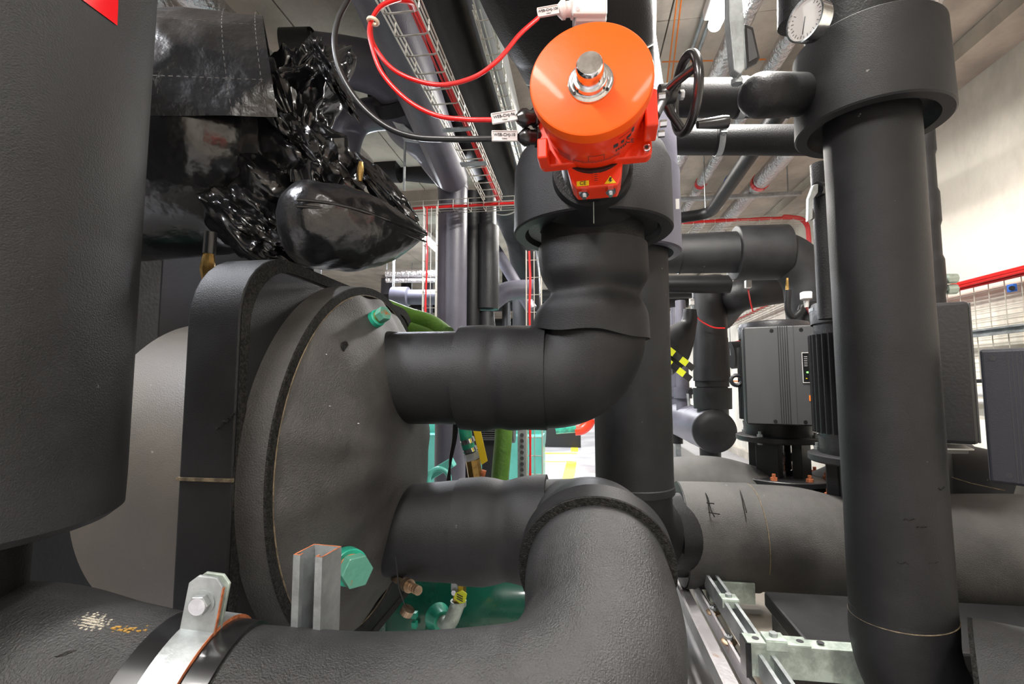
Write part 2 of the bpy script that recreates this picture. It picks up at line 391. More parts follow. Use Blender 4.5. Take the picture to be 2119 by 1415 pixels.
# ---------------- second valve riser behind ----------------
def riser(px, y, rows, r, name='insulated_pipe', label='', cat='pipe', m=FOAM, group=None):
    B = PY(px, 790, y); t = thing(name, label, cat, (B.x, B.y, zrow(B, rows[0])), group)
    obj('pipe_body', tube([V(B, rows[0]), V(B, rows[1])], r, 48, dr=lambda tt, a, p: .0015*nz(p, 5, 3), step=.05), m, t)
    return t, B
t, B2 = riser(1308, 1.8, (1012, 500), .136, label='thick black foam riser directly behind the valve pipe, right of it')
obj('end_collar', cyl(V(B2, 1018), V(B2, 1000), .139, 48, ch=.004), FOAM, t)
zc = zrow(B2, 530); B2c = Vector((B2.x-.01, B2.y, 0))
vc = thing('valve_collar', 'second black foam valve collar, half hidden behind the first', 'valve cover', (B2.x, B2.y, zc))
obj('collar_body', lathe([(.06, .13), (.03, .155), (0, .165), (0, .188), (.006, .194), (.30, .194), (.30, 0)], (B2c.x, B2.y, zc), (0, 0, 1), 72), FOAML, vc)
zt = zrow(B2, 335)
obj('upper_collar', lathe([(0, 0), (0, .186), (.006, .192), (.24, .190), (.27, .16), (.27, 0)], (B2c.x-.005, B2.y, zc+.30), (0, 0, 1), 72), FOAML, vc)
obj('pipe_body', tube([Vector((B2.x, B2.y, zc+.5)), Vector((B2.x-.05, B2.y-.02, zc+.9)), Vector((B2.x-.1, B2.y-.3, zc+1.1))], .15, 48), FOAML, vc)
obj('label', box(D(1402, 422, dep(B2)-.14), (.012, .002, .035)), WHITEP, vc, label='small white label')
# elbow off the second riser into the pump pipe
pz = zrow(PY(1450, 1104, 2.1), 1104)
t2 = thing('insulated_pipe', 'big grey foam pump pipe running right from the ragged open end below the second riser', 'pipe', (.8, 2.1, pz-.2))
B2e = Vector((B2.x, B2.y, 0))
P = fillet([V(B2, 1005), V(B2, 1075), PY(1345, 1106, 1.98), PY(1440, 1104, 2.08)], R=.10, n=8)
obj('reducer', tube(P, [.128, .13, .14, .155, .16], 48), FOAMB, t2)
EX = PY(1407, 1104, 2.1)
P = [Vector((EX.x, 2.1, pz)), Vector((EX.x+.27, 2.1, pz))]
obj('sleeve', tube(P, .203, 64, dr=lumpy(.003, 6, 9), step=.03), FOAMW, t2)
obj('sleeve_mouth', ring(P[0]-Vector((.004, 0, 0)), P[0]+Vector((.01, 0, 0)), .200, .16, 64), FOAMB, t2)
P = crom([Vector((EX.x+.26, 2.1, pz)), Vector((EX.x+.45, 2.09, pz-.005)), Vector((.98, 2.1, pz-.03)), Vector((1.2, 2.1, pz-.06)), Vector((1.45, 2.06, pz-.04)), Vector((1.7, 2.0, pz)), Vector((1.9, 1.95, pz)), Vector((2.0, 1.92, pz-.2)), Vector((2.02, 1.92, 0.1))], 8)
def d3(tt, a, p): return .012*nz(p, 4, 6)
obj('casing_jacket', tube(P, [.198, .196, .20, .245, .235, .21, .20, .20, .2], 64, dr=d3, step=.03), FOAMW, t2)
g = [Vector((EX.x+.273, 2.1+.2*math.sin(an)*-1, pz+.201*math.cos(an))) for an in [x*.12-.3 for x in range(20)]]
obj('seam', wires(g, .0018, 5), SEAM, t2)
# crack lines on the sleeve
for (pp, s) in (([(1456, 1013), (1465, 1030), (1471, 1055), (1479, 1070)], 1), ([(1462, 1040), (1478, 1042)], 1), ([(1466, 1060), (1490, 1064)], 1), ([(1530, 1012), (1538, 1035), (1545, 1060)], 1)):
    obj('crack', wires([PY(x, y, 2.1-math.sqrt(max(.0001, .2045**2-((-(y-1104))*.00214)**2))) for (x, y) in pp], .0022, 5), CUT, t2)
z2 = zrow(PY(1500, 1010, 2.87), 1030)
t = thing('insulated_pipe', 'grey foam pump pipe with lumpy jacket under the farther pump', 'pipe', (.8, 2.87, z2))
P = crom([PY(1330, 1035, 2.87), PY(1420, 1035, 2.87), PY(1480, 1040, 2.87), PY(1610, 1075, 2.87), PY(1700, 1065, 2.87), PY(1850, 1040, 2.8), PY(1960, 1030, 2.75), PY(2030, 1020, 2.72)], 8)
obj('casing_jacket', tube(P, [.235, .24, .25, .26, .22, .26, .28, .28], 64, dr=lumpy(.01, 4, 3), step=.04), FOAMW, t)
P = fillet([PY(1960, 1060, 2.6), PY(2040, 1030, 2.45), PY(2119, 1010, 2.0), PY(2250, 1060, 1.6)], R=.1)
t = thing('insulated_pipe', 'dark grey foam pipe behind the near control box at the right edge', 'pipe', PY(2040, 1030, 2.45))
obj('pipe_body', tube([PY(1930, 1040, 2.5), PY(2000, 1035, 2.4), PY(2100, 1065, 2.3)], .24, 48), FOAM, t)
obj('glue_seam', wires([PY(1962, 985, 2.2), PY(2010, 1000, 2.15), PY(2080, 1015, 2.08)], .002, 5), SEAM, t)
# ---------------- lower nozzle pipe and foreground run ----------------
t = thing('insulated_pipe', 'black foam pipe leaving the lower dome, elbowing toward the camera through a thick cut collar and sweeping left across the foreground', 'pipe', D(1235, 1300, .8))
t['label'] = 'foreground foam pipe sweeping from the lower dome to the bottom left corner'
def d4(tt, a, p): return .007*nz(p, 8, 12)-.006*math.exp(-((tt-.55)/.12)**2)
obj('nozzle_sleeve', tube([Q(792, 1100), Q(852, 1098), Q(958, 1096)], [.105, .121, .124], 64, dr=lumpy(.003, 6)), FOAM, t)
obj('sleeve', tube([Q(955, 1096), Q(1136, 1094)], [.129, .133, .127, .131, .134], 96, dr=d4, step=.006), FOAM, t)
RC = D(1234, 1170, .87)
ax0 = (D(1236, 1290, .72)-D(1226, 1100, .97)).normalized()
P = crom([Q(1125, 1096), Q(1180, 1098, 1.23), D(1222, 1110, 1.08), D(1229, 1134, .98), RC], 10)
obj('elbow', tube(P, [.122, .124, .130, .136, .138], 72), FOAM, t)
obj('end_collar', ring(RC-ax0*.035, RC+ax0*.012, .139, .121, 80), FOAM, t)
obj('cut_edge', ring(RC+ax0*.010, RC+ax0*.017, .1385, .118, 80), CUT, t, label='porous black cut edge of the elbow collar')
P = crom([RC-ax0*.05, RC+ax0*.03, D(1244, 1335, .74), D(1160, 1480, .655), D(960, 1535, .62), D(700, 1546, .61), D(400, 1526, .60), D(180, 1488, .60), D(0, 1448, .61), D(-250, 1450, .64)], 12)
def d5(tt, a, p): return .0015*nz(p, 10, 1)
obj('pipe_body', tube(P, [.119, .124, .126, .126, .126, .126, .126, .126, .126, .13, .134, .136, .136], 96, dr=d5, step=.01), FOAMC, t)
PIPEP = P
FOREG = t
# ---------------- right column with valve collar ----------------
B = PY(1834, 790, 1.30); COLB = B
t = thing('insulated_pipe', 'tall charcoal foam column at the right, elbowing away at its foot', 'pipe', V(B, 1260))
obj('pipe_body', tube([V(B, 1268), V(B, 200)], .1025, 64, dr=lambda tt, a, p: .001*nz(p, 6), step=.06), FOAM, t)
P = crom([V(B, 1262), V(B, 1330), V(B, 1400)+Vector((.02, 0, 0)), V(B, 1500)+Vector((.08, 0, 0)), V(B, 1590)+Vector((.22, 0, 0)), V(B, 1640)+Vector((.45, 0, 0))], 8)
obj('elbow', tube(P, [.1035, .1045, .106, .108, .11, .11], 64), FOAM, t)
obj('seam', torus(V(B, 1266)-Vector((0, 0, .002)), (-.10, 0, 1), .1035, .0014, 80, 5), SEAM, t)
for k in range(9):
    rr = random.Random(k+5); an = -PI/2+rr.uniform(-.9, .7); z = zrow(B, rr.choice([700, 1050, 1060, 1130, 1320, 1350, 985]))+rr.uniform(-.01, .01)
    pp = [Vector((B.x+.1025*math.cos(an+i*.05), B.y+.1025*math.sin(an+i*.05), z+rr.uniform(-.003, .003))) for i in range(5)]
    obj('crack', wires(pp, .0013, 5), CUT, t)
zc0, zc1 = zrow(B, 268), zrow(B, 98)
vc = thing('valve_collar', 'huge round charcoal foam collar around the top of the right column', 'valve cover', (B.x, B.y, zc0))
prof = [(.03, .10), (.028, .125), (.01, .135), (0, .138), (0, .163), (.004, .167), (zc1-zc0-.004, .163), (zc1-zc0, .158), (zc1-zc0, 0)]
obj('collar_body', lathe(prof, (B.x, B.y, zc0), (0, 0, 1), 96), FOAM, vc)
obj('upper_pipe', tube([Vector((B.x-.02, B.y, zc1-.01)), Vector((B.x-.02, B.y, CEIL))], .115, 48), FOAMB, vc)
obj('seam', bar(D(1648, 172, 1.245), D(1651, 150, 1.245), .002, .003), CUT, vc)
# stub boss on the collar and the grey pipe behind it
t = thing('insulated_pipe', 'short round-nosed black foam stub sticking out of the huge collar', 'pipe stub', D(1600, 200, 1.2))
P0_, P1_ = D(1672, 196, 1.27), D(1548, 198, 1.15); u_ = (P1_-P0_); L_ = u_.length
obj('pipe_body', lathe([(0, 0), (0, .052)]+[(L_-.055+.055*math.sin(k*PI/20), .052*math.cos(k*PI/20)**.8 if k < 10 else 0) for k in range(11)], P0_, u_, 48), FOAMB, t)
t = thing('steel_pipe', 'grey horizontal pipe held by a pale clamp, above the black handwheel', 'pipe', PY(1500, 240, 1.55))
obj('pipe_body', tube([PY(1400, 203, 1.55), PY(1640, 203, 1.55)], .058, 40), FOAM, t)
def clampring(p, axis, r, parent=None, name='pipe_clamp', label=None, m=ZINC, wd=.022):
    ax = Vector(axis).normalized(); p = Vector(p)
    tt = thing(name, label, 'clamp', p-Vector((0, 0, r)))
    obj('band', ring(p-ax*wd/2, p+ax*wd/2, r+.004, r-.001, 48), m, tt)
    obj('lining', ring(p-ax*wd*.8, p+ax*wd*.8, r+.0015, r-.001, 48), FOAMB, tt)
    f = Vector((0, -1, 0))
    for s in (-1, 1):
        q = p+f*(r+.008)+Vector((0, 0, s*.007)); obj('lug', box(q, (wd, .026, .005)), m, tt)
    obj('bolt', cyl(p+f*(r+.010)-Vector((0, 0, .016)), p+f*(r+.010)+Vector((0, 0, .016)), .006, 6), ZINC, tt)
    return tt
cp = PY(1533, 203, 1.55)
ct = clampring(cp, (1, 0, 0), .058, label='pale zinc clamp around the grey pipe below the lever')
obj('rod', cyl(cp+Vector((0, 0, .058)), Vector((cp.x, cp.y, CEIL)), .006, 8), ZINC, ct)
t = thing('insulated_pipe', 'black horizontal pipe under the handwheel crank, passing behind the huge collar', 'pipe', PY(1500, 320, 1.9))
obj('pipe_body', tube([PY(1320, 290, 1.9), PY(1700, 290, 1.9)], .056, 40), FOAMB, t)
cp = PY(1487, 289, 1.9)
ct = clampring(cp, (1, 0, 0), .057, label='pale zinc clamp around the black horizontal pipe under the crank')
# lever handle
t = thing('valve_lever', 'grey lever handle hanging at the top right with a black grip plate', 'valve lever', D(1525, 150, 1.15))
R3 = Matrix((Rv, Fv, Uv)).transposed()
def P2(pts, d, th): return prism([D(x, y, d) for (x, y) in pts], Fv*th)
obj('lever_arm', P2([(1508, -40), (1534, -40), (1540, 30), (1542, 142), (1532, 153), (1519, 144), (1509, 40)], 1.14, .028), ZINC, t, smooth=False, bev=.003)
obj('grip_plate', P2([(1541, 48), (1559, 56), (1573, 120), (1566, 131), (1546, 141), (1541, 60)], 1.145, .012), BLKP, t, smooth=False, bev=.002)
obj('grip_recess', P2([(1546, 58), (1555, 62), (1568, 118), (1550, 128)], 1.143, .002), GREYB, t, smooth=False)
obj('stem', cyl(D(1527, 148, 1.16), D(1524, 170, 1.18), .010, 12), ZINC, t)
obj('stem_nut', hexb(D(1525, 164, 1.17), Uv*-1, .014, .012), ZINC, t)
# gauge
gc = D(1664, 40, 1.12); gn = (Rv*-.93-Fv*.33-Uv*.05).normalized()
t = thing('pressure_gauge', 'round white-faced pressure gauge in a steel case at the top right', 'gauge', gc-Vector((0, 0, .05)))
obj('case', lathe([(-.035, 0), (-.035, .045), (0, .048), (0, .044), (-.006, .043)], gc, gn, 48), CHROME, t)
obj('dial', cyl(gc-gn*.008, gc-gn*.005, .043, 40), WHITEP, t)
gx, gy, _ = frame(gn)
for k in range(21):
    an = -PI*.25+k/20*PI*1.5; dd = gx*math.cos(an)+gy*math.sin(an); L_ = .032 if k % 2 == 0 else .035
    obj('tick', bar(gc-gn*.0045+dd*L_, gc-gn*.0045+dd*.039, .0012, .0006, side=gn.cross(dd)), INK, t)
obj('needle', bar(gc-gn*.004-gy*.008, gc-gn*.004+(gx*.4+gy).normalized()*.03, .0016, .0008, side=gx), INK, t)
gm = bpy.data.materials.new('gauge_glass'); gm.use_nodes = True; gn_ = gm.node_tree
gs = gn_.nodes.new('ShaderNodeBsdfGlossy'); gs.inputs['Roughness'].default_value = .03; gt = gn_.nodes.new('ShaderNodeBsdfTransparent'); gx_ = gn_.nodes.new('ShaderNodeMixShader')
gx_.inputs[0].default_value = .06; gn_.links.new(gt.outputs[0], gx_.inputs[1]); gn_.links.new(gs.outputs[0], gx_.inputs[2]); gn_.links.new(gx_.outputs[0], gn_.nodes['Material Output'].inputs[0])
obj('glass', cyl(gc-gn*.003, gc-gn*.0015, .0432, 40), gm, t)
t = thing('insulated_pipe', 'black foam pipe end behind the pressure gauge', 'pipe', D(1660, 10, 1.3))
obj('pipe_body', tube([D(1655, 50, 1.34), D(1655, -60, 1.34)], .055, 32), FOAMB, t)
# lower lever on the right behind the column
t = thing('valve_lever', 'pale lever handle on a black valve left of the right column', 'valve lever', D(1690, 460, 1.9))
obj('lever_arm', P2([(1684, 382), (1694, 380), (1693, 398), (1683, 412), (1682, 452), (1673, 458), (1674, 410)], 1.85, .02), ZINC, t, smooth=False, bev=.003)
obj('hub', cyl(D(1690, 392, 1.87), D(1712, 392, 1.89), .028, 24), BLKP, t)
obj('grip_plate', P2([(1682, 430), (1688, 450), (1680, 456)], 1.855, .012), BLKP, t, smooth=False)
t = thing('insulated_pipe', 'dark riser with gauge tapping hidden behind the left side of the right column', 'pipe', PY(1720, 640, 2.0))
Bq = PY(1722, 790, 2.0)
obj('pipe_body', tube([V(Bq, 660), V(Bq, 340)], .036, 32), FOAMB, t)
obj('cap', cyl(D(1705, 425, 1.92), D(1712, 425, 1.95), .014, 20), CHROME, t)
# gray foam mouth in the lower right corner
t = thing('insulated_pipe', 'grey foam sleeve with black open mouth in the bottom right corner', 'pipe', PY(2080, 1500, .92))
m0 = D(2040, 1468, 1.0)
obj('sleeve', lathe([(0, .150), (0, .170), (.8, .170)], m0, (.80, -.55, .06), 80), FOAMC, t)
obj('sleeve_mouth', ring(m0-Vector((.0064, -.0044, .0005)), m0+Vector((.004, -.0028, .0003)), .169, .12, 80), CUT, t)
obj('inner_pipe', tube([m0+Vector((.024, -.0165, .0018)), m0+Vector((.40, -.275, .03))], .125, 48), FOAMB, t)
# ---------------- chiller shell, slab and dome at the left ----------------
Yc = 1.25; zc = CAM_H-.19
t = thing('chiller_vessel', 'chiller vessel at the left with tan shell, thick foam slab and bulging grey end dome', 'vessel', (-.8, Yc, zc-.45))
CH = t
def shellr(tt, a, p): return .003*nz(p, 5)
obj('shell', tube([(-1.045, Yc+.02, zc-.035), (-.70, Yc+.02, zc-.035)], .39, 128, dr=shellr, step=.03), TAN, t)
# slab outline in the plane of its right face (y, z)
x1, x0 = -.615, -.722
ob = []
zt = zrow(PX(560, 525, x1), 525)
yn = .80; yf = 1.74; rr = .14
out = []
for (cy, cz, a0) in ((yn+rr, zt-rr, PI), (yf-rr, zt-rr, PI/2)):
    for k in range(9): an = a0-k*PI/16; out.append((cy+rr*math.cos(an), cz+rr*math.sin(an)))
out += [(yf, .30), (yn, .30)]
slab = prism([(x0, y, z) for (y, z) in out], (x1-x0, 0, 0))
obj('slab', slab, FOAM, t, bev=.004, label='thick charcoal foam slab with cracked edge', ang=30)
inner = []
cyy, czz = (yn+yf)/2, (zt+.30)/2
rim = [];
for (y, z) in out:
    rim.append((x1+.0012, y, z)); 
inn = [(x1+.0012, cyy+(y-cyy)*(1-.024/.47), czz+(z-czz)*(1-.024/.5)) for (y, z) in out]
n = len(out); vs = rim+inn; fs = [(i, (i+1) % n, (i+1) % n+n, i+n) for i in range(n)]
vs = [Vector(v) for v in vs]; vs2 = [v+Vector((.002, 0, 0)) for v in vs]
fs2 = fs+[tuple(j+2*n for j in reversed(f)) for f in fs]
obj('cut_edge', (vs+vs2, [tuple(j+2*n for j in f) for f in fs]), CUT, t, label='porous cut edge around the slab')
zs = zrow(PX(495, 988, x1), 990)
obj('glue_seam', box(((x0+x1)/2, yn+.002, zs), (x1-x0+.006, .010, .006)), SEAM, t, label='glue seam across the slab edge')
obj('crack', wires([Vector((x1-.035+.035*u, yn-.001, zs+.09+.03*u+.006*nz((u*9, 0, 0), 1))) for u in [i/8 for i in range(9)]], .0025, 5), CUT, t)
# dome base drum, rim ring, dome
Rb = .442
obj('drum', lathe([(0, Rb+.006), (.058, Rb)], (x1, Yc, zc), (1, 0, 0), 128), FOAMW, t)
obj('rim_cut', lathe([(.056, Rb+.001), (.060, Rb), (.060, Rb-.022), (.056, Rb-.024)], (x1, Yc, zc), (1, 0, 0), 128), CUT, t, label='black porous rim of the dome')
xr = x1+.056
vs, fs = [], []
NR, NA = 28, 144
for i in range(NR+1):
    u = i/NR; r_ = (Rb-.020)*u
    for k in range(NA):
        an = 2*PI*k/NA; h = .115*(1-u**2.6)*1.0
        p = Vector((0, r_*math.cos(an), r_*math.sin(an)))
        w_ = u*u
        h += w_*.006*math.sin(an*14+3*nz(p, 4))*(u > .3)+.010*nz(p, 7, 8)*(.3+.7*u)*(1-u**8)
        vs.append(Vector((xr+h, Yc, zc))+p)
for i in range(NR):
    for k in range(NA):
        a_ = i*NA+k; b2 = i*NA+(k+1) % NA; fs.append((a_, b2, b2+NA, a_+NA))
obj('dome', (vs, fs), FOAMW, t)
obj('glue_seam', torus((xr+.004, Yc, zc), (1, 0, 0), Rb-.021, .0016, 128, 5), SEAM, t)
def onDome(px, py, off=0):  # where a ray meets the dome region
    q = ray(px, py); best = None; s = .3
    while s < 2.5:
        p = C0+q*s; rad_ = math.hypot(p.y-Yc, p.z-zc)
        if rad_ < Rb-.02:
            h = xr+.115*(1-(rad_/(Rb-.02))**2.6)
            if p.x < h+off: return p
        s += .003
    return PX(px, py, xr)
# gouge
g = onDome(710, 718); obj('gouge', tube([g-Vector((.012, 0, 0)), g+Vector((.006, 0, 0))], [.008, .014], 9), CUT, t, label='dark gouge')
# plugs
pl = thing('pipe_plug', 'small green plug on the upper dome', 'plug', onDome(775, 662))
g = onDome(772, 664); ax = Vector((.80, -.35, .35)).normalized()
obj('socket', cyl(g-ax*.01, g+ax*.022, .022, 28, ch=.002), GREENP, pl)
obj('thread', cyl(g+ax*.022, g+ax*.030, .016, 20), BRASS, pl)
obj('hex_head', hexb(g+ax*.028, ax, .0195, .020), GREENR, pl, smooth=False, bev=.001)
pl = thing('pipe_plug', 'large rusting green hex plug beside the steel channel', 'plug', D(730, 1200, .95))
g = D(722, 1172, .99); ax = (D(742, 1176, .88)-g).normalized()
ax = Vector((.72, -.66, .05)).normalized()
obj('washer', cyl(g-ax*.02, g+ax*.012, .036, 40, ch=.002), GREENP, pl)
obj('thread', cyl(g+ax*.012, g+ax*.022, .027, 28), RUST, pl)
obj('hex_head', hexb(g+ax*.02, ax, .0325, .028), GREENR, pl, smooth=False, bev=.002)
# white paint specks
for (x, y, s) in ((690, 686, 3), (675, 733, 1.6), (742, 876, 1.2), (683, 840, .8)):
    g = onDome(x, y, .002); obj('paint_speck', tube([g+Vector((-.002, 0, 0)), g+Vector((.0015, -.001, 0))], .0012*s*.6, 8), WHITEP, CH)
# ---------------- orange valve actuator ----------------
A0 = D(1222, 160, .72); A1 = D(1230, 290, .89); ax = (A1-A0).normalized(); r0 = .0925
sx = (Rv-ax*Rv.dot(ax)).normalized(); sy = ax.cross(sx)*-1
if sy.z < 0: sy = -sy
RA = Matrix((sx, sy, ax)).transposed()
def AP(u, v, h): return A0+sx*u+sy*v+ax*h
act = thing('valve_actuator', 'bright orange round electric valve actuator with chrome centre dome', 'actuator', A1-Vector((0, 0, .1)))
obj('cap', lathe([(0, 0), (0, r0-.004), (.0015, r0-.001), (.005, r0), (.022, r0), (.024, r0-.003), (.024, 0)], A0, ax, 96), ORANGE, act, label='orange cap')
bd = obj('body', lathe([(.020, r0-.008), (.026, r0-.004), (.08, r0-.008), (.125, r0-.013), (.155, r0-.018), (.155, 0)], A0, ax, 96), RED, act, label='red-orange housing')
# four-lobed mounting flange
pl = []
for (sxn, syn) in ((-1, -1), (1, -1), (1, 1), (-1, 1)):
    for k in range(7):
        a = math.atan2(syn, sxn)-.5+k/6; pl.append((sxn*.082+.014*math.cos(a), syn*.050+.014*math.sin(a)))
pl = [AP(u, v-.010, .115) for (u, v) in pl]
obj('flange', prism(pl, ax*.022), RED, act, smooth=False, bev=.003, label='red-orange mounting flange')
for s in (-1, 1):
    q = AP(s*.086, -.062, .115)
    b_ = obj('bolt', cyl(q+ax*.004, q-ax*.010, .0062, 20, ch=.001), CHROME, act)
    obj('socket', cyl(q-ax*.0095, q-ax*.0104, .0034, 6), INK, b_)
# lower gearbox tongue
pl = [AP(u, v, .130) for (u, v) in ((-.048, -.070), (.048, -.070), (.044, -.098), (.038, -.112), (-.032, -.112), (-.040, -.100))]
gb = obj('gearbox', prism(pl, ax*.05), RED, act, smooth=False, bev=.003)
# stickers on the gearbox tongue
obj('sticker', prism([AP(u, v, .1298) for (u, v) in ((-.031, -.108), (-.010, -.108), (-.010, -.099), (-.031, -.099))], ax*-.0006), YEL, gb, smooth=False, label='yellow sticker with two letters')
text('CE', AP(-.0205, -.1035, .1288), sx, sy, .0095, INK, gb)
obj('sticker', prism([AP(u, v, .1298) for (u, v) in ((.016, -.108), (.036, -.108), (.026, -.094))], ax*-.0006), YEL, gb, smooth=False, label='yellow warning triangle')
obj('lightning_mark', prism([AP(u+.026, v-.1035, .1288) for (u, v) in ((-.001, .006), (.003, .006), (.001, .001), (.004, .001), (-.002, -.004), (0, -.0005), (-.003, -.0005))], ax*-.0004), INK, gb, smooth=False)
obj('plate', prism([AP(u, v, .1290) for (u, v) in ((-.003, -.104), (.007, -.104), (.007, -.084), (-.003, -.084))], ax*-.0006), RED, gb, smooth=False)
for k in range(5): obj('print_line', box(AP(.002, -.087-.0035*k, .1282), (.006, .0008, .0004), RA), INK, gb, smooth=False)
for s in (-.019, .026):
    q = AP(s, -.112, .140); b_ = obj('nut', hexb(q+sy*.002, -sy*1-ax*.3, .0088, .012), CHROME, act, smooth=False)
    obj('stud', cyl(q-sy*.010, q-sy*.0145-ax*.001, .004, 10), CHROME, b_)
# chrome sight dome
cr = obj('chrome_ring', lathe([(0, .034), (-.003, .0335), (-.005, .030), (-.005, .0265), (-.012, .0245), (-.013, .020), (-.013, 0)], A0+sx*.0+sy*-.008, ax, 64), CHROME, act)
obj('chrome_dome', lathe([(-.008, .0205), (-.030, .0200), (-.040, .0195), (-.0425, .0175), (-.0425, 0)], A0+sy*-.008, ax, 64), CHROME, act)
for a in (-2.5, -.65, 1.2): obj('screw', cyl(A0+sy*-.008+sx*.030*math.cos(a)+sy*.030*math.sin(a)-ax*.004, A0+sy*-.008+sx*.030*math.cos(a)+sy*.030*math.sin(a)-ax*.0065, .0024, 10), BLKP, cr)
# printed scale on the underside of the housing
def onB(an, h, r=r0-.0045): return AP(math.sin(an)*r, -math.cos(an)*r, h)
def mark(an, h, wa, hh, m=INK, name='print_line'):
    h = h*.8+.002; n = 4; vs = []; rr = r0-.004-(h-.026)*.0625+.0004
    for i in range(n+1):
        a = an-wa/2+wa*i/n; vs += [onB(a, h-hh/2, rr), onB(a, h+hh/2, rr)]
    obj(name, (vs, [(2*i, 2*i+1, 2*i+3, 2*i+2) for i in range(n)]), m, bd, smooth=False)
mark(.05, .118, .95, .0012)
for k in range(26): mark(-.40+k*.036, .114, .008, .006 if k % 5 else .010)
for k in range(7): mark(-.62, .098+k*.004, .30, .0012)
mark(.05, .090, .30, .0012); mark(-.10, .100, .010, .018); mark(.20, .100, .010, .018)
mark(.62, .050, .30, .0010); mark(.78, .056, .06, .012); mark(.42, .072, .09, .010); mark(.56, .072, .06, .008); mark(.70, .070, .10, .007)
for k in range(5): mark(.44+.05*k, .094, .03, .006)
text('CE', onB(.70, .070, r0-.004), sx, sy*.35-ax, .011, INK, bd)
# side blocks
rb = obj('side_block', box(AP(.091, -.022, .082), (.020, .062, .050), RA), RED, act, smooth=False, bev=.003)
for (v, h) in ((.000, .068), (-.046, .098), (-.046, .068)):
    q = AP(.104, v, h); obj('bolt', hexb(q, sx, .0058, .010), CHROME, rb, smooth=False)
obj('gland_block', box(AP(-.084, -.058, .100), (.018, .036, .04), RA), RED, act, smooth=False, bev=.003)
# neck from gearbox to collar
NK = D(1228, 352, 1.075)
obj('neck', tube([AP(0, -.03, .15), AP(0, -.045, .18), NK+Vector((0, -.02, 0)), NK+Vector((0, .05, 0))], [.062, .062, .066, .066], 40), BLKM, act)
obj('neck_jacket', torus(NK+Vector((0, -.012, -.004)), (0, 1, .1), .074, .010, 56, 10), FOAMB, vcol1)
# handwheel
hc = D(1419, 196, .90); hx = (Rv*.96-Fv*.18).normalized(); hx = Vector((.97, .12, .02)).normalized()
hw = thing('handwheel', 'glossy black handwheel with crank beside the orange actuator', 'handwheel', hc-Vector((0, 0, .07)))
obj('rim', torus(hc, hx, .066, .0085, 64, 14), BLKP, hw)
h0 = hc-hx*.038
obj('hub', lathe([(0, 0), (0, .019), (.014, .021), (.03, .015), (.034, 0)], h0+hx*-.012, hx, 32), BLKP, hw)
hy, hz, _ = frame(hx)
for k in range(3):
    a = PI/2+k*2*PI/3+.3; dd = hy*math.cos(a)+hz*math.sin(a)
    obj('spoke', tube([h0+dd*.010, h0+hx*.012+dd*.032, hc+dd*.064], [.010, .0075, .007], 12), BLKP, hw)
obj('shaft', cyl(AP(.098, -.022, .085), h0, .0085, 20), BLKM, hw)
cb = hc+hx*.004+Vector((0, 0, -.060))+hy*0
obj('crank_handle', tube([D(1443, 258, .875), D(1450, 257, .875), D(1496, 253, .87), D(1506, 252, .87)], [.007, .0095, .0125, .011], 24), BLKP, hw)
obj('nut', hexb(hc-hx*.012, hx, .009, .008), CHROME, hw, smooth=False)
# cable glands, tags and cables
def gland(p, q, m, label, name='cable_gland', r=.015):
    p = Vector(p); q = Vector(q); u = (q-p); t = thing(name, label, 'cable gland', p-Vector((0, 0, r)))
    obj('lock_nut', cyl(p, p+u*.18, r*1.15, 6, ch=.001), m, t)
    obj('barrel', cyl(p+u*.18, p+u*.5, r*.85, 24), m, t)
    obj('dome_nut', lathe([(0, r*1.05), (u.length*.2, r*1.05), (u.length*.34, r*.8), (u.length*.5, r*.45)], p+u*.5, u, 12), m, t); return t
def tag(c0_, c1_, s, label, up=None, h=.018):
    c0_ = Vector(c0_); c1_ = Vector(c1_); u = (c1_-c0_).normalized(); n = -Fv; n = (n-u*n.dot(u)).normalized(); v = n.cross(u)
    R_ = Matrix((u, v, n)).transposed(); c = (c0_+c1_)/2; L_ = (c1_-c0_).length
    t = thing('cable_tag', label, 'cable tag', c-Vector((0, 0, h/2)))
    obj('holder', box(c, (L_, h, .005), R_), TAGM, t, smooth=False, bev=.0012)
    obj('frame', join(box(c+v*h*.46+n*.003, (L_*.97, .0014, .0016), R_), box(c-v*h*.46+n*.003, (L_*.97, .0014, .0016), R_), box(c+u*L_*.47+n*.003, (.0014, h*.9, .0016), R_), box(c-u*L_*.47+n*.003, (.0014, h*.9, .0016), R_)), WHITEP, t, smooth=False)
    text(s, c+v*.0015+n*.003, u, v, .0070, INK, t); text('CABLE', c-v*.0052+n*.003, u, v, .0030, INK, t, ext=.0002); return t
gland(D(1110, 243, .85), D(1069, 245, .835), BLKP, 'upper black cable gland on the left of the orange actuator, with red cable')
gland(D(1114, 284, .86), D(1073, 284, .85), BLKP, 'lower black cable gland on the left of the orange actuator, with black cable')
tag(D(1017, 247, .84), D(1070, 238, .84), 'WSB-CHJ-96', 'white cable tag on the red cable at the upper actuator gland')
tag(D(1017, 282, .85), D(1071, 282, .85), 'WSB-CHJ-10', 'white cable tag on the black cable at the lower actuator gland')
jb = D(1220, 18, .97)
t = thing('junction_box', 'pale pink-white junction box above the orange actuator', 'junction box', jb-Vector((0, 0, .04)))
R4 = Matrix((Rv, Fv, Uv)).transposed()
obj('lid', box(D(1220, 2, .955), (.068, .014, .060), R4), WHITEP, t, smooth=False, bev=.004)
obj('box_body', box(D(1219, 22, .985), (.062, .05, .075), R4), TAGM, t, smooth=False, bev=.003)
obj('screw', cyl(D(1195, 18, .95), D(1195, 18, .945), .0035, 14), CHROME, t)
gland(D(1186, 18, .97), D(1152, 22, .97), WHITEP, 'white plastic gland on the pale junction box', r=.017)
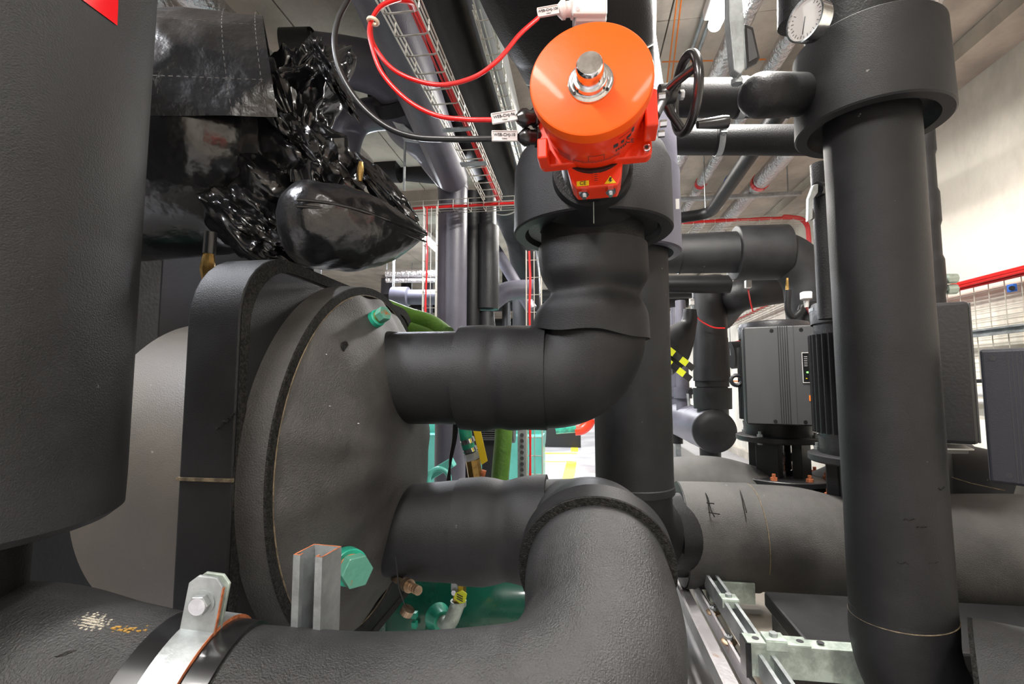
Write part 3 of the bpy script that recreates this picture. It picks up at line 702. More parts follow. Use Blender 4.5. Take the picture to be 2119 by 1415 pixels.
tag(D(1112, 28, .96), D(1156, 20, .96), 'WSB-CHJ-106', 'white cable tag on the red cable at the pale junction box')
def cable(name, label, pts, r, m, group=None, n=14, parts=()):
    P = crom([D(*p) for p in pts], n); t = thing(name, label, 'cable', P[0]-Vector((0, 0, r)), group)
    obj('cable_jacket', wires(P, r, 12), m, t); return t
cable('red_cable', 'red cable drooping in a loop from the pale junction box tag', [(1113, 38, .95), (1075, 72, .92), (1030, 125, .90), (975, 162, .90), (900, 175, .90), (820, 148, .92), (775, 95, .95), (768, 50, .97), (785, 15, 1.0), (815, 2, 1.05), (850, 6, 1.1), (858, 20, 1.2)], .0042, REDC)
t = cable('red_cable', 'red cable curving left from the upper actuator tag and up to the wire basket', [(1018, 248, .84), (960, 247, .85), (900, 238, .87), (840, 205, .89), (790, 150, .91), (768, 90, .93), (765, 55, .95), (778, 25, .98), (800, 8, 1.02), (845, -4, 1.1), (856, 10, 1.2)], .0042, REDC)
obj('cable_tie', torus(D(772, 44, .955), (.2, 0, 1), .0095, .0035, 20, 8), CABT, t)
cable('black_cable', 'thick black cable hanging from the top in a wide curve to the lower actuator tag', [(1018, 287, .85), (940, 288, .86), (860, 284, .88), (800, 262, .90), (745, 215, .92), (705, 150, .94), (692, 90, .96), (700, 40, .98), (720, 0, 1.0), (750, -60, 1.05)], .0055, BLKC)
# ---------------- foreground clamp and steel channels ----------------
tc = D(408, 1330, .62); sc_ = min(PIPEP, key=lambda p: abs(p.x-tc.x)); ia = PIPEP.index(sc_)
pd = (PIPEP[ia+1]-PIPEP[ia-1]).normalized()
if pd.x < 0: pd = -pd
rs_ = .130
t = thing('pipe_clamp', 'galvanised pipe clamp with upright bolted tab around the foreground pipe', 'clamp', sc_-Vector((0, 0, rs_)))
x_, y_, z_ = frame(pd)
obj('rubber_lining', ring(sc_-pd*.050, sc_+pd*.050, rs_+.0015, rs_-.006, 72), BLKP, t, label='glossy black lining strip')
obj('strap', ring(sc_-pd*.020, sc_+pd*.020, rs_+.006, rs_+.001, 72), ZINC, t)
obj('rusty_edge', ring(sc_+pd*.020, sc_+pd*.0206, rs_+.006, rs_+.001, 72), RUST, t, label='orange cut edge of the strap')
up = Vector((0, 0, 1)); up = (up-pd*up.dot(pd)).normalized(); fr = pd.cross(up)
if fr.y > 0: fr = -fr
Rt = Matrix((pd, fr, up)).transposed()
tb = sc_+up*(rs_+.034)+fr*.012
def tabpoly(c, w_, h_, th):
    pts = [(-w_/2, -h_/2), (w_/2, -h_/2), (w_/2, h_/2-.010), (w_/2-.010, h_/2), (-w_/2+.010, h_/2), (-w_/2, h_/2-.010)]
    return prism([c+pd*a_+up*b_ for (a_, b_) in pts], fr*th)
front = obj('tab', tabpoly(tb, .042, .070, .005), ZINC, t, smooth=False, bev=.001, label='front tab with hex bolt')
obj('rusty_edge', bar(tb+pd*.0214-up*.034+fr*.0025, tb+pd*.0214+up*.024+fr*.0025, .005, .0008, side=fr), RUST, front, smooth=False)
obj('tab', tabpoly(tb-fr*.016, .042, .066, .005), ZINCG, t, smooth=False, bev=.001, label='rear tab')
q = tb+fr*.005+up*.004
obj('washer', cyl(q, q+fr*.002, .0155, 32), ZINC, front)
obj('bolt_head', cyl(q+fr*.002, q+fr*.011, .0125, 6, ch=.0008), ZINC, front, smooth=False)
obj('bolt_head_face', cyl(q+fr*.011, q+fr*.0115, .0100, 28), CHROME, front)
obj('nut', cyl(q-fr*.020, q-fr*.030, .012, 6), ZINC, t, smooth=False)
# strut channels
def channel(name, label, p0, p1, w_, d_, openv, m=ZINC, th=.0025, rust=False, holes=0):
    p0 = Vector(p0); p1 = Vector(p1); a_ = (p1-p0).normalized(); o_ = Vector(openv); o_ = (o_-a_*o_.dot(a_)).normalized(); s_ = a_.cross(o_)
    t = thing(name, label, 'strut channel', Vector((p0.x, p0.y, min(p0.z, p1.z))))
    lip = w_*.24
    prof = [(-w_/2+lip, d_), (-w_/2, d_), (-w_/2, 0), (w_/2, 0), (w_/2, d_), (w_/2-lip, d_), (w_/2-lip, d_-.007), (w_/2-lip+.0, d_-.007)]
    outer = [(-w_/2+lip, d_-.008), (-w_/2+lip, d_), (-w_/2, d_), (-w_/2, 0), (w_/2, 0), (w_/2, d_), (w_/2-lip, d_), (w_/2-lip, d_-.008)]
    inn = [(-w_/2+lip-th, d_-.008), (-w_/2+lip-th, d_-th), (-w_/2+th, d_-th), (-w_/2+th, th), (w_/2-th, th), (w_/2-th, d_-th), (w_/2-lip+th, d_-th), (w_/2-lip+th, d_-.008)]
    poly = outer+inn[::-1]; vs = []; n = len(outer)
    for pt in (p0, p1):
        vs += [pt+s_*u+o_*v for (u, v) in outer]+[pt+s_*u+o_*v for (u, v) in inn]
    fs = []; N2 = 2*n
    for i in range(n-1):
        fs += [(i, i+1, i+1+N2, i+N2), (n+i+1, n+i, n+i+N2, n+i+1+N2), (i, n+i, n+i+1, i+1), (N2+i+1, N2+n+i+1, N2+n+i, N2+i)]
    for i in (0, n-1): fs.append((i, n+i, n+i+N2, i+N2))
    obj('channel_body', (vs, fs), m, t, smooth=False)
    if rust:
        vs = [p1+a_*.0004+s_*u+o_*v for (u, v) in outer]+[p1+a_*.0004+s_*u+o_*v for (u, v) in inn]
        obj('rusty_edge', (vs, [(i, i+1, n+i+1, n+i) for i in range(n-1)]), RUST, t, smooth=False, label='orange cut end')
    if holes:
        for k in range(holes):
            q = p0.lerp(p1, (k+.5)/holes); obj('slot', join(cyl(q-o_*.0004-a_*.006, q+o_*.0006-a_*.006, .006, 12), cyl(q-o_*.0004+a_*.006, q+o_*.0006+a_*.006, .006, 12)), INK, t, smooth=False)
    return t
bq = D(676, 1200, .71)
channel('strut_channel', 'upright galvanised strut channel with orange cut end, left of the large green plug', Vector((bq.x, bq.y, 0.05)), V(bq, 1128), .046, .046, Vector((-.10, -1, 0)), ZINC, rust=True)
# ---------------- black vinyl jackets at the upper left ----------------
vt = thing('vinyl_jacket', 'crumpled glossy black vinyl jacket wrapped over the pipework above the chiller vessel', 'insulation jacket', D(420, 500, 1.5))
def crease(p, f, s): return abs(nz(p, f, s))
a = D(150, 300, 1.45); b_ = D(545, 300, 1.62)
def dv(tt, an, p): return .012*nz(p, 3, 1)-.010*crease(p, 5, 3)
obj('drum_wrap', tube([a, a.lerp(b_, .5), b_, D(575, 300, 1.63)], [.355, .355, .35, .25], 96, dr=dv, step=.03), VINYL, vt)
x_, y_, z_ = frame(b_-a)
def arcshell(p0, p1, r, a0, a1, nz_=.006, n1=50, n2=60, seed=1, hem=0):
    p0 = Vector(p0); p1 = Vector(p1); x, y, ax_ = frame(p1-p0); L_ = (p1-p0).length; vs = []
    for i in range(n1+1):
        for k in range(n2+1):
            u = i/n1; v = k/n2; an = a0+(a1-a0)*v
            base = p0+ax_*(L_*u)+(x*math.cos(an)+y*math.sin(an))*r
            rr = nz_*nz(base, 6, seed)*2.0-nz_*1.6*crease(base, 9, seed+3)+hem*max(0, 1-8*(1-u))*.3
            edge = .012*nz((u*5, seed, 0), 1)*v
            vs.append(base+(x*math.cos(an+edge)+y*math.sin(an+edge))*rr)
    fs = [(i*(n2+1)+k, i*(n2+1)+k+1, (i+1)*(n2+1)+k+1, (i+1)*(n2+1)+k) for i in range(n1) for k in range(n2)]
    return vs, fs
# angle measured so that the flap covers the top and hangs down the camera side
def angof(px, py, p0, p1, r):
    x, y, ax_ = frame(p1-p0); mid = (p0+p1)/2; best = None
    for k in range(360):
        an = 2*PI*k/360; q = mid+(x*math.cos(an)+y*math.sin(an))*r
        if (C0-q).dot(x*math.cos(an)+y*math.sin(an)) < 0: continue
        e = abs((707.5-FPX*(q-C0).dot(Uv)/dep(q))-py)
        if best is None or e < best[0]: best = (e, an)
    return best[1]
an1 = angof(0, 232, a, b_, .37)
xx, yy, _ = frame(b_-a)
# top angle = where x*cos+y*sin is closest to +Z
ant = max(range(360), key=lambda k: (xx*math.cos(2*PI*k/360)+yy*math.sin(2*PI*k/360)).z)*2*PI/360
dlt = (an1-ant+PI) % (2*PI)-PI
fl = obj('flap', arcshell(a, D(588, 300, 1.66), .372, ant-dlt*.9, ant+dlt, .008, 70, 70, 2), VINYLW, vt, label='stitched glossy flap over the top')
def stitch(u0, v0, u1, v1, n=34, r=.376, parent=vt):
    x, y, ax_ = frame(b_-a); p1 = D(588, 300, 1.66)
    for i in range(n):
        seg_ = []
        for f in (0, .55):
            s = (i+f)/n; u = u0+(u1-u0)*s; v = v0+(v1-v0)*s; an = ant-dlt*.9+dlt*1.9*v
            seg_.append(a+ax_*((p1-a).length*u)+(x*math.cos(an)+y*math.sin(an))*r)
        yield seg_
sg = []
for args in ((.0, .78, 1, .78), (0, .93, 1, .93), (.84, .5, .84, 1), (.98, .5, .98, 1)):
    for s_ in stitch(*args): sg.append(tube(s_, .0011, 4))
obj('stitching', join(*sg), STITCH, vt, kind='stuff')
def blob(c, ux, uy, uz, seed, a1=.10, f1=3.0, a2=.05, f2=8, n1=90, n2=120, pw=1.0):
    c = Vector(c); vs, fs = [], []
    for i in range(n1+1):
        th = PI*i/n1
        for k in range(n2):
            ph = 2*PI*k/n2; sx_ = math.sin(th)
            e = Vector((sx_*math.cos(ph), sx_*math.sin(ph), math.cos(th)))
            q = e*2+Vector((seed*5, seed, 0))
            warp = Vector((noise.noise(q*1.3), noise.noise(q*1.3+Vector((9, 0, 0))), noise.noise(q*1.3+Vector((0, 9, 0)))))
            q2 = q+warp*.9
            s = 1+a1*noise.noise(q*f1*.4)*2-a2*2.0*abs(noise.noise(q2*f2*.085))*2-a2*.55*abs(noise.noise(q2*f2*.17))*1.5
            s = s+.02
            vs.append(c+(ux*e.x+uy*e.y+uz*e.z)*s)
    for i in range(n1):
        for k in range(n2):
            fs.append((i*n2+k, (i+1)*n2+k, (i+1)*n2+(k+1) % n2, i*n2+(k+1) % n2))
    return vs, fs
def dirp(px0, py0, px1, py1, d): return D(px1, py1, d)-D(px0, py0, d)
obj('crumpled_sheet', blob(D(600, 230, 1.56), dirp(600, 230, 722, 170, 1.5), Fv*.16, dirp(600, 230, 640, 90, 1.5), 3, .10, 3, .16, 7), VINYL, vt)
obj('crumpled_sheet', blob(D(575, 365, 1.50), dirp(575, 365, 760, 400, 1.45), Fv*.15, dirp(575, 365, 545, 190, 1.45), 5, .12, 3, .13, 6), VINYL, vt)
obj('crumpled_sheet', blob(D(612, 280, 1.43), dirp(612, 280, 690, 330, 1.4), Fv*.08, dirp(612, 280, 590, 150, 1.4), 11, .12, 3, .17, 7), VINYL, vt)
obj('crumpled_sheet', blob(D(530, 470, 1.45), dirp(530, 470, 640, 520, 1.4), Fv*.14, dirp(530, 470, 500, 370, 1.4), 14, .10, 3, .13, 6), VINYL, vt)
obj('gathered_corner', blob(D(690, 165, 1.42), dirp(690, 165, 728, 205, 1.4), Fv*.08, dirp(690, 165, 660, 95, 1.4), 21, .12, 3, .18, 7, 60, 80), VINYL, vt)
# pointed bag
bagt = thing('vinyl_jacket', 'pointed black vinyl jacket bag with a lengthwise seam, beside the far glaring light', 'insulation jacket', D(740, 570, 1.25))
V0 = D(570, 440, 1.25); V1 = D(884, 483, 1.42)
bx = V1-V0; L_ = bx.length; bxn = bx.normalized(); bu = (Uv-bxn*Uv.dot(bxn)).normalized(); bf = bxn.cross(bu)
vs, fs = [], []; n1, n2 = 70, 96
def bagrad(u):  # half height up, down (px like units in metres)
    e_ = math.sqrt(max(0, 1-(1-min(1, u/.22))**2)); upv = .095*(1-max(0, (u-.55)/.45)**1.6)*(.9+.1*math.sin(u*6))*e_; dn = .135*(1-max(0, (u-.45)/.55)**2.0)*e_
    return upv+.002, dn+.002
for i in range(n1+1):
    u = i/n1; upv, dn = bagrad(u)
    for k in range(n2):
        an = 2*PI*k/n2; c_, s_ = math.cos(an), math.sin(an)
        h = (upv if s_ > 0 else dn)*math.copysign(abs(s_)**.9, s_); dpt = (.13*(1-u**3)*math.sqrt(max(0, 1-(1-min(1, u/.22))**2))+.003)*c_
        e = V0+bx*u+bu*h+bf*dpt
        k_ = 1-.10*abs(nz(e, 9, 3))-.05*abs(nz(e, 22, 5))
        vs.append(V0+bx*u+(bu*h+bf*dpt)*k_)
for i in range(n1):
    for k in range(n2): a_ = i*n2+k; b2 = i*n2+(k+1) % n2; fs.append((a_, b2, b2+n2, a_+n2))
fs.append(tuple(range(n2))[::-1]); fs.append(tuple(n1*n2+k for k in range(n2)))
obj('bag', (vs, fs), VINYLW, bagt)
sgn = 1 if bf.dot(-Fv) > 0 else -1
obj('seam_ridge', tube([V0+bx*u+bf*sgn*(.13*(1-u**3)*.97+.003)+bu*(.002+.010*math.sin(u*5)) for u in [.12+.87*i/30 for i in range(31)]], .0045, 8, dr=lumpy(.002, 40)), VINYLW, bagt)
obj('seam_ridge', tube([V0+bx*u+bf*sgn*(.13*(1-u**3)*.94+.002)+bu*(-.014+.012*math.sin(u*5)) for u in [.12+.87*i/30 for i in range(31)]], .0035, 8, dr=lumpy(.002, 40)), VINYLW, bagt)
obj('flap', blob(D(800, 400, 1.5), dirp(800, 400, 870, 480, 1.5), Fv*.04, dirp(800, 400, 815, 378, 1.5), 8, .1, 3, .1, 6, 40, 50), VINYL, bagt)
# black boxes added to block the background and fill the dark gap
core = thing('dark_backing', 'added black boxes closing the dark gap below the vinyl jackets, with green beam', 'casing', (-1.3, 2.1, 0))
obj('backing_box', box((-1.78, 2.10, 1.15), (1.0, .3, 1.5)), BLKM, core, bev=.02)
obj('backing_foot', box((-1.75, 1.95, .2), (.8, .3, .4)), DGREEN, core, bev=.02)
obj('end_backing', box((-1.75, 1.15, .95), (.5, .8, 1.5)), BLKM, core, bev=.02)
obj('base_beam', bar(D(120, 1235, 1.7), D(420, 1262, 1.7), .06, .05), DGREEN, core)
# small brass valve left of the slab top
t = thing('drain_valve', 'small brass valve with black knob above the slab corner', 'valve', D(432, 590, .95))
q0, q1 = D(428, 580, 1.0), D(436, 480, 1.0)
obj('valve_body', tube([q0, q0.lerp(q1, .2), q0.lerp(q1, .3), q0.lerp(q1, .55)], [.009, .014, .014, .010], 8), BRASS, t)
obj('knob', tube([q0.lerp(q1, .55), q0.lerp(q1, .6), q1], [.012, .013, .012], 20), BLKP, t)
t = thing('drain_valve', 'small brass valve behind the vinyl jackets, above the pointed bag', 'valve', D(745, 375, 1.45))
obj('valve_body', tube([D(745, 375, 1.45), D(745, 362, 1.45), D(746, 352, 1.45), D(747, 335, 1.45)], [.006, .010, .011, .006], 8), BRASS, t)
# cut line, dust and debris on the foreground pipe
t = FOREG
def onpipe(px, py):
    q = ray(px, py); s = .3
    while s < 1.5:
        p = C0+q*s
        if min((p-c_).length for c_ in PIPEP[::2]) < .1295: return p
        s += .004
    return None
g_ = [onpipe(x, y) for (x, y) in ((55, 1212), (80, 1245), (110, 1270), (140, 1285))]
if all(g_): obj('glue_seam', wires(g_, .0016, 5), SEAM, t)
rr = random.Random(3); sp = []
for k in range(1100):
    x, y = 180+rr.gauss(0, 18), 1287+rr.gauss(0, 7); p = onpipe(x, y)
    if p: sp.append(box(p, (rr.uniform(.0012, .0028),)*3))
obj('dust_pile', join(*sp), DUST, t, kind='stuff', smooth=False)
sp = []
for k in range(60):
    x, y = 255+rr.gauss(0, 26), 1301+rr.gauss(0, 3); p = onpipe(x, y)
    if p: sp.append(box(p, (rr.uniform(.002, .005), rr.uniform(.001, .003), .0015)))
obj('rust_flakes', join(*sp), mat('ochre_flake', (.35, .20, .04), .8), t, kind='stuff', smooth=False)
g_ = [onpipe(x, y) for (x, y) in ((75, 1366), (95, 1360), (120, 1362), (140, 1352), (160, 1345))]
if all(g_): obj('crack', tube(g_, [.0005, .003, .004, .003, .0005], 6), CUT, t)
# ---------------- wire basket cable trays ----------------
def basket(name, label, p0, p1, w_, h_, up, pitch, nb=3, r=.0025, group=None, cap=200, sides=True):
    p0 = Vector(p0); p1 = Vector(p1); a_ = (p1-p0).normalized(); u_ = Vector(up); u_ = (u_-a_*u_.dot(a_)).normalized(); s_ = a_.cross(u_)
    t = thing(name, label, 'cable tray', (p0+p1)/2-Vector((0, 0, .03)), group)
    L_ = (p1-p0).length
    lw = [(s_*(-w_/2+w_*k/(nb-1))) for k in range(nb)]
    if sides: lw += [s_*(-w_/2)+u_*h_, s_*(w_/2)+u_*h_, s_*(-w_/2)+u_*h_*.5, s_*(w_/2)+u_*h_*.5]
    first = obj('long_wire', tube([p0+lw[0], p1+lw[0]], r, 6), WIRE, t)
    for o_ in lw[1:]:
        c = first.copy(); COL.objects.link(c); c.location = Vector(first.location)+o_-lw[0]
    n = int(L_/pitch)
    q = p0+a_*pitch*.5
    pts = [q-s_*w_/2+u_*h_, q-s_*w_/2, q+s_*w_/2, q+s_*w_/2+u_*h_] if sides else [q-s_*w_/2, q+s_*w_/2]
    pts = [p-u_*r*1.6 for p in pts]
    f2 = obj('cross_wire', tube(fillet(pts, .012, 3) if sides else pts, r, 6), WIRE, t)
    for k in range(1, min(n, cap)):
        c = f2.copy(); COL.objects.link(c); c.location = Vector(f2.location)+a_*pitch*k
    return t
def bundle(name, label, p0, p1, n, spread, r, m, up=Vector((0, 0, 1)), sag=.004, group=None, seed=1):
    p0 = Vector(p0); p1 = Vector(p1); a_ = (p1-p0).normalized(); u_ = Vector(up); u_ = (u_-a_*u_.dot(a_)).normalized(); s_ = a_.cross(u_); rr = random.Random(seed)
    t = thing(name, label, 'cables', (p0+p1)/2-Vector((0, 0, .03)), group)
    for k in range(n):
        o1 = s_*rr.uniform(-spread, spread)+u_*rr.uniform(0, spread*.6); P = []
        for i in range(9):
            P.append(p0.lerp(p1, i/8)+o1+s_*rr.uniform(-1, 1)*sag+u_*rr.uniform(-1, 1)*sag)
        obj('cable', wires(crom(P, 4), r, 6), m, t)
    return t
ZT = 2.20
T1 = basket('wire_cable_tray', 'long galvanised wire basket running overhead between the violet-lit pipes', (-.54, 1.1, ZT), (-.54, 2.98, ZT), .115, .05, (0, 0, 1), .10, 2, r=.0034)
bundle('red_cables', 'red cables lying in the long overhead wire basket', (-.505, 1.1, ZT+.012), (-.51, 2.98, ZT+.012), 4, .012, .0045, REDC, seed=3)
obj('bracket', box((-.54, 2.4, ZT-.008), (.14, .045, .006)), ZINC, T1, smooth=False)
obj('bracket', box((-.54, 2.05, ZT-.008), (.14, .03, .006)), ZINC, T1, smooth=False)
basket('wire_cable_tray', 'short crosswise wire basket above the bright violet-lit riser', (-1.25, 3.0, ZT-.03), (-.12, 3.0, ZT-.03), .085, .06, (0, 0, 1), .10, 3)
bundle('red_cables', 'red cables in the crosswise wire basket above the violet-lit riser', (-1.25, 2.965, ZT-.015), (-.12, 2.965, ZT-.015), 6, .012, .005, REDC, seed=4)
p = PY(893, 430, 2.93); q = Vector((p.x, p.y, .9))
basket('wire_cable_tray', 'vertical wire basket passing in front of the far glaring luminaire', p, q, .085, .03, (0, -1, 0), .10, 3)
bundle('red_cables', 'red cables in the vertical wire basket by the glaring luminaire', p+Vector((-.02, -.005, 0)), q+Vector((-.02, -.005, 0)), 3, .012, .0045, REDC, up=(0, -1, 0), seed=5)
p = PY(1105, 520, 2.7); q = Vector((p.x, p.y, .45))
basket('wire_cable_tray', 'vertical wire basket left of the lumpy valve sleeve', p, q, .085, .03, (0, -1, 0), .10, 3)
bundle('red_cables', 'red cables in the vertical wire basket left of the lumpy sleeve', p+Vector((-.022, -.005, 0)), q+Vector((-.022, -.005, 0)), 3, .007, .005, REDC, up=(0, -1, 0), seed=6)
p = PY(1015, 95, 2.4); q = PY(1075, 290, 3.1)
basket('wire_cable_tray', 'narrow wire basket on the edge of the widest overhead pipe', (-.32, 1.5, 2.30), (-.32, 3.4, 2.30), .05, .04, (0, 0, 1), .09)
# ---------------- overhead pipes, left half ----------------
def sweep(name, label, pts, rads, m, group=None, seg=48, cat='pipe', dr=None, part='pipe_body', n=10, fil=None):
    P = fillet(pts, fil, 12) if fil else crom(pts, n)
    t = thing(name, label, cat, sum(P, Vector())/len(P)-Vector((0, 0, .1)))
    obj(part, tube(P, rads, seg, dr=dr), m, t)
    if (P[len(P)//2].y > 2.5 or P[len(P)//2].z > 1.5) and 'bent' not in label and 'slanting' not in label and 'sheen' not in label:
        q = P[len(P)//3]; obj('hanger_rod', cyl(q, Vector((q.x, q.y, CEIL+.002)), .006, 8), ZINC, t)
    return t
RA_ = PY(935, 600, 3.1)
t = sweep('insulated_pipe', 'violet-lit overhead pipe beside the long wire basket', [(-.60, .9, 2.37), (-.80, 2.92, 2.36)], .10, FOAML)
ta = thing('insulated_pipe', 'bright violet-lit riser standing right of the glaring light', 'pipe', V(RA_, 1000))
obj('pipe_body', tube(fillet([V(RA_, 1060), V(RA_, 360), Vector((RA_.x, RA_.y-.35, zrow(RA_, 345)))], .10, 12), .100, 48, dr=lambda tt, a, p: .001*nz(p, 9)), FOAML, ta)
obj('end_collar', cyl(V(RA_, 392), V(RA_, 386), .103, 48), FOAML, ta)
P = crom([D(836, 212, 2.62), D(858, 262, 2.72), D(895, 315, 2.95), D(930, 360, 3.12)], 8)
obj('branch', tube(P, [.155, .15, .12, .105, .11, .11], 48), FOAML, ta)
ba = (P[0]-P[6]).normalized()
t = thing('insulated_pipe', 'fat black foam elbow arching from behind the crumpled jacket into the violet-lit branch', 'pipe', D(760, 200, 2.4))
obj('pipe_body', tube(crom([D(655, 118, 2.5), D(720, 130, 2.48), D(785, 148, 2.5), D(830, 190, 2.56), D(850, 232, 2.66)], 10), [.115, .12, .125, .120, .115], 56), FOAML, t)
obj('end_collar', ring(P[0]-ba*.02, P[0]+ba*.05, .158, .11, 56), FOAMB, t)
obj('sleeve', tube([D(590, 112, 2.4), D(648, 110, 2.42)], .112, 48), FOAMB, t)
obj('sleeve_mouth', ring(D(648, 110, 2.42), D(650, 110, 2.42), .112, .095, 48), CUT, t)
t = sweep('insulated_pipe', 'smaller grey foam elbow under the fat black elbow', [D(845, 245, 2.8), D(790, 235, 2.7), D(735, 250, 2.66), D(712, 300, 2.66), D(705, 380, 2.7)], .088, FOAML)
obj('cap', tube([D(769, 205, 2.68), D(769, 190, 2.68)], .022, 16), FOAMB, t)
bk = thing('pipe_bracket', 'white steel bracket clasping the violet-lit branch pipe', 'bracket', D(850, 290, 2.55))
obj('plate', prism([D(x, y, 2.55) for (x, y) in ((805, 240), (812, 236), (862, 280), (880, 296), (836, 290))], Fv*.02), ZINC, bk, smooth=False, bev=.003)
obj('rod', cyl(D(838, 288, 2.6), D(836, 395, 2.6), .007, 8), ZINC, bk)
# big black overhead pipe and its light-edged neighbour
def longp(name, label, x, z, y0, y1, r, m, seg=40):
    t = thing(name, label, 'pipe', (x, (y0+y1)/2, z-r)); obj('pipe_body', tube([Vector((x, y0, z)), Vector((x, y1, z))], r, seg, dr=(lambda tt, a, p: .003*nz(p, 14, 2)-.002*abs(nz(p, 40, 3))) if m is FOIL else None, step=.02 if m is FOIL else None), m, t)
    for y in (y0+.25, y1-.4): obj('hanger_rod', cyl((x, y, z), (x, y, CEIL+.002), .005, 8), ZINC, t)
    return t
t = longp('insulated_pipe', 'thick black overhead pipe ending in a black ring below the crosswise basket', -.63, 2.66, 1.5, 4.9, .17, FOAMB)
for y in (3.1,): obj('hanger_band', ring((-.63, y+.9, 2.66), (-.63, y+.92, 2.66), .177, .168, 48), WIRE, t)
P = crom([Vector((-.63, 4.85, 2.66)), Vector((-.63, 5.3, 2.60)), Vector((-.63, 5.65, 2.35)), Vector((-.63, 5.75, 1.9)), Vector((-.63, 5.75, .9))], 8)
obj('elbow', tube(P, .17, 40), FOAMB, t)
longp('duct', 'smooth pale grey duct between black overhead pipes', -.385, 2.60, 1.7, 5.5, .060, mat('grey_duct', (.30, .31, .31), .35, metal=.3))
# black foam cluster right of the riser
B = PY(1005, 600, 3.35)
t = thing('insulated_pipe', 'black foam valve jacket hanging right of the violet-lit riser', 'pipe', V(B, 640))
obj('jacket', tube([V(B, 640), V(B, 470)], .095, 40), FOAMB, t)
obj('upper_pipe', tube([V(B, 475), V(B, 380)], .075, 40), FOAMB, t)
obj('lower_pipe', tube([V(B, 645), V(B, 690)], [.06, .075], 40), FOAMB, t)
B = PY(975, 600, 3.3)
t = thing('insulated_pipe', 'narrow black foam riser directly behind the violet-lit riser', 'pipe', V(B, 1000))
obj('pipe_body', tube([V(B, 1060), V(B, 400)], .065, 36), FOAMB, t)
sweep('insulated_pipe', 'violet-lit bent pipe curving behind the valve riser', [D(980, 635, 4.2), D(1015, 625, 4.2), D(1050, 603, 4.2), D(1105, 598, 4.2)], .085, FOAML)
sweep('insulated_pipe', 'light-edged diagonal pipe beyond the black valve jacket', [D(1010, 490, 5.2), D(1100, 640, 5.0)], .06, FOAML)
sweep('insulated_pipe', 'horizontal violet-lit pipe seen under the pointed bag', [PY(815, 615, 5.2), PY(1000, 615, 5.2)], .085, FOAML)
t = sweep('insulated_pipe', 'wide violet-lit sleeve on the pipe under the pointed bag', [PY(812, 614, 5.15), PY(845, 614, 5.15)], .11, FOAML)
for (x, y, r, l) in ((-1.9, 566, .055, 'upper'), (-1.9, 580, .035, 'lower')):
    sweep('foil_pipe', l+' crosswise foil-clad pipe far behind the pointed bag', [PY(800, y, 6.2), PY(905, y, 6.2)], r, FOIL)
sweep('insulated_pipe', 'black horizontal pipe left of the branch, above the crosswise basket', [PY(770, 348, 4.0), PY(925, 362, 4.0)], .085, FOAMB)
t = sweep('insulated_pipe', 'black collar sleeve above the brass valve and pointed bag', [PY(745, 348, 3.9), PY(828, 350, 3.9)], .115, FOAMB)
# foil pipes on the ceiling
FP = [(-1.83, 2.71, .6, 3.6, .07, 'left foil-clad duct above the flap of the vinyl jacket'), (-1.62, 2.71, .6, 3.4, .075, 'right foil-clad duct above the flap of the vinyl jacket'),
      (.77, 2.74, 1.0, 6.0, .05, 'foil pipe with a blue tape band beside the second valve collar'), (1.05, 2.76, 1.0, 6, .045, 'foil pipe just left of the slanting black pipe'), (1.30, 2.76, 1.0, 6, .055, 'blue-banded foil pipe right of the slanting black pipe'), (1.53, 2.74, 1.0, 6, .07, 'broad foil pipe with a red tape band nearest the right wall')]
for (x, z, y0, y1, r, l) in FP:
    t = longp('foil_pipe', l, x, z, y0, y1, r, FOIL)
    if x > 0:
        m_ = STICKB if 'blue' in l else STICKR; y = 4.05 if x < 1 else 4.2
        obj('tape_band', ring((x, y, z), (x, y+.05, z), r+.004, r-.001, 24), m_, t, label='blue tape band' if m_ is STICKB else 'red tape band')
rl = thing('ceiling_rail', 'perforated steel rail carrying the foil pipes', 'rail', (1.2, 4.3, 2.66))
obj('rail', box((1.15, 4.35, 2.67), (1.5, .04, .03)), ZINC, rl, smooth=False)
for x in (.5, 1.8): obj('rod', cyl((x, 4.35, 2.68), (x, 4.35, CEIL), .006, 8), ZINC, rl)
for (px, py0, py1, y) in ((622, 56, 80, 2.3), (1460, 320, 430, 3.9), (1395, 380, 440, 3.8)):
    a = PY(px, py1, y); t = thing('hanger_rod', 'thin threaded hanger rod at the ceiling' if px == 622 else ('thin hanger rod below the zinc clamp' if px == 1460 else 'thin hanger rod by the second valve collar'), 'rod', a)
    obj('rod', cyl(a, Vector((a.x, a.y, CEIL)), .005, 8), ZINC, t)
t = thing('insulated_pipe', 'slim black pipe slanting across the foil pipes', 'pipe', PY(1530, 340, 3.2))
P = fillet([PY(1640, 190, 2.4), PY(1470, 442, 4.3), PY(1395, 452, 4.3)], .12, 10)
obj('pipe_body', tube(P, .048, 32), FOAMB, t)
obj('coupling', ring(PY(1486, 418, 4.1), PY(1482, 424, 4.16), .056, .045, 28), CHROME, t)
# orange cables on the ceiling
for (x, l) in ((1.0, 'orange'),):
    t = thing('orange_cable', 'orange cables strung along the ceiling right of the wide overhead pipe', 'cable', (.45, 2.4, CEIL-.05))
    for s in (0, .03): obj('cable', wires([PZ(1402+s*300, -10, CEIL-.06), PZ(1378+s*300, 190, CEIL-.06)], .004, 6), ORC, t)
    obj('cable', wires([PZ(1370, 128, CEIL-.02), PZ(1620, 122, CEIL-.02)], .004, 6), ORC, t)
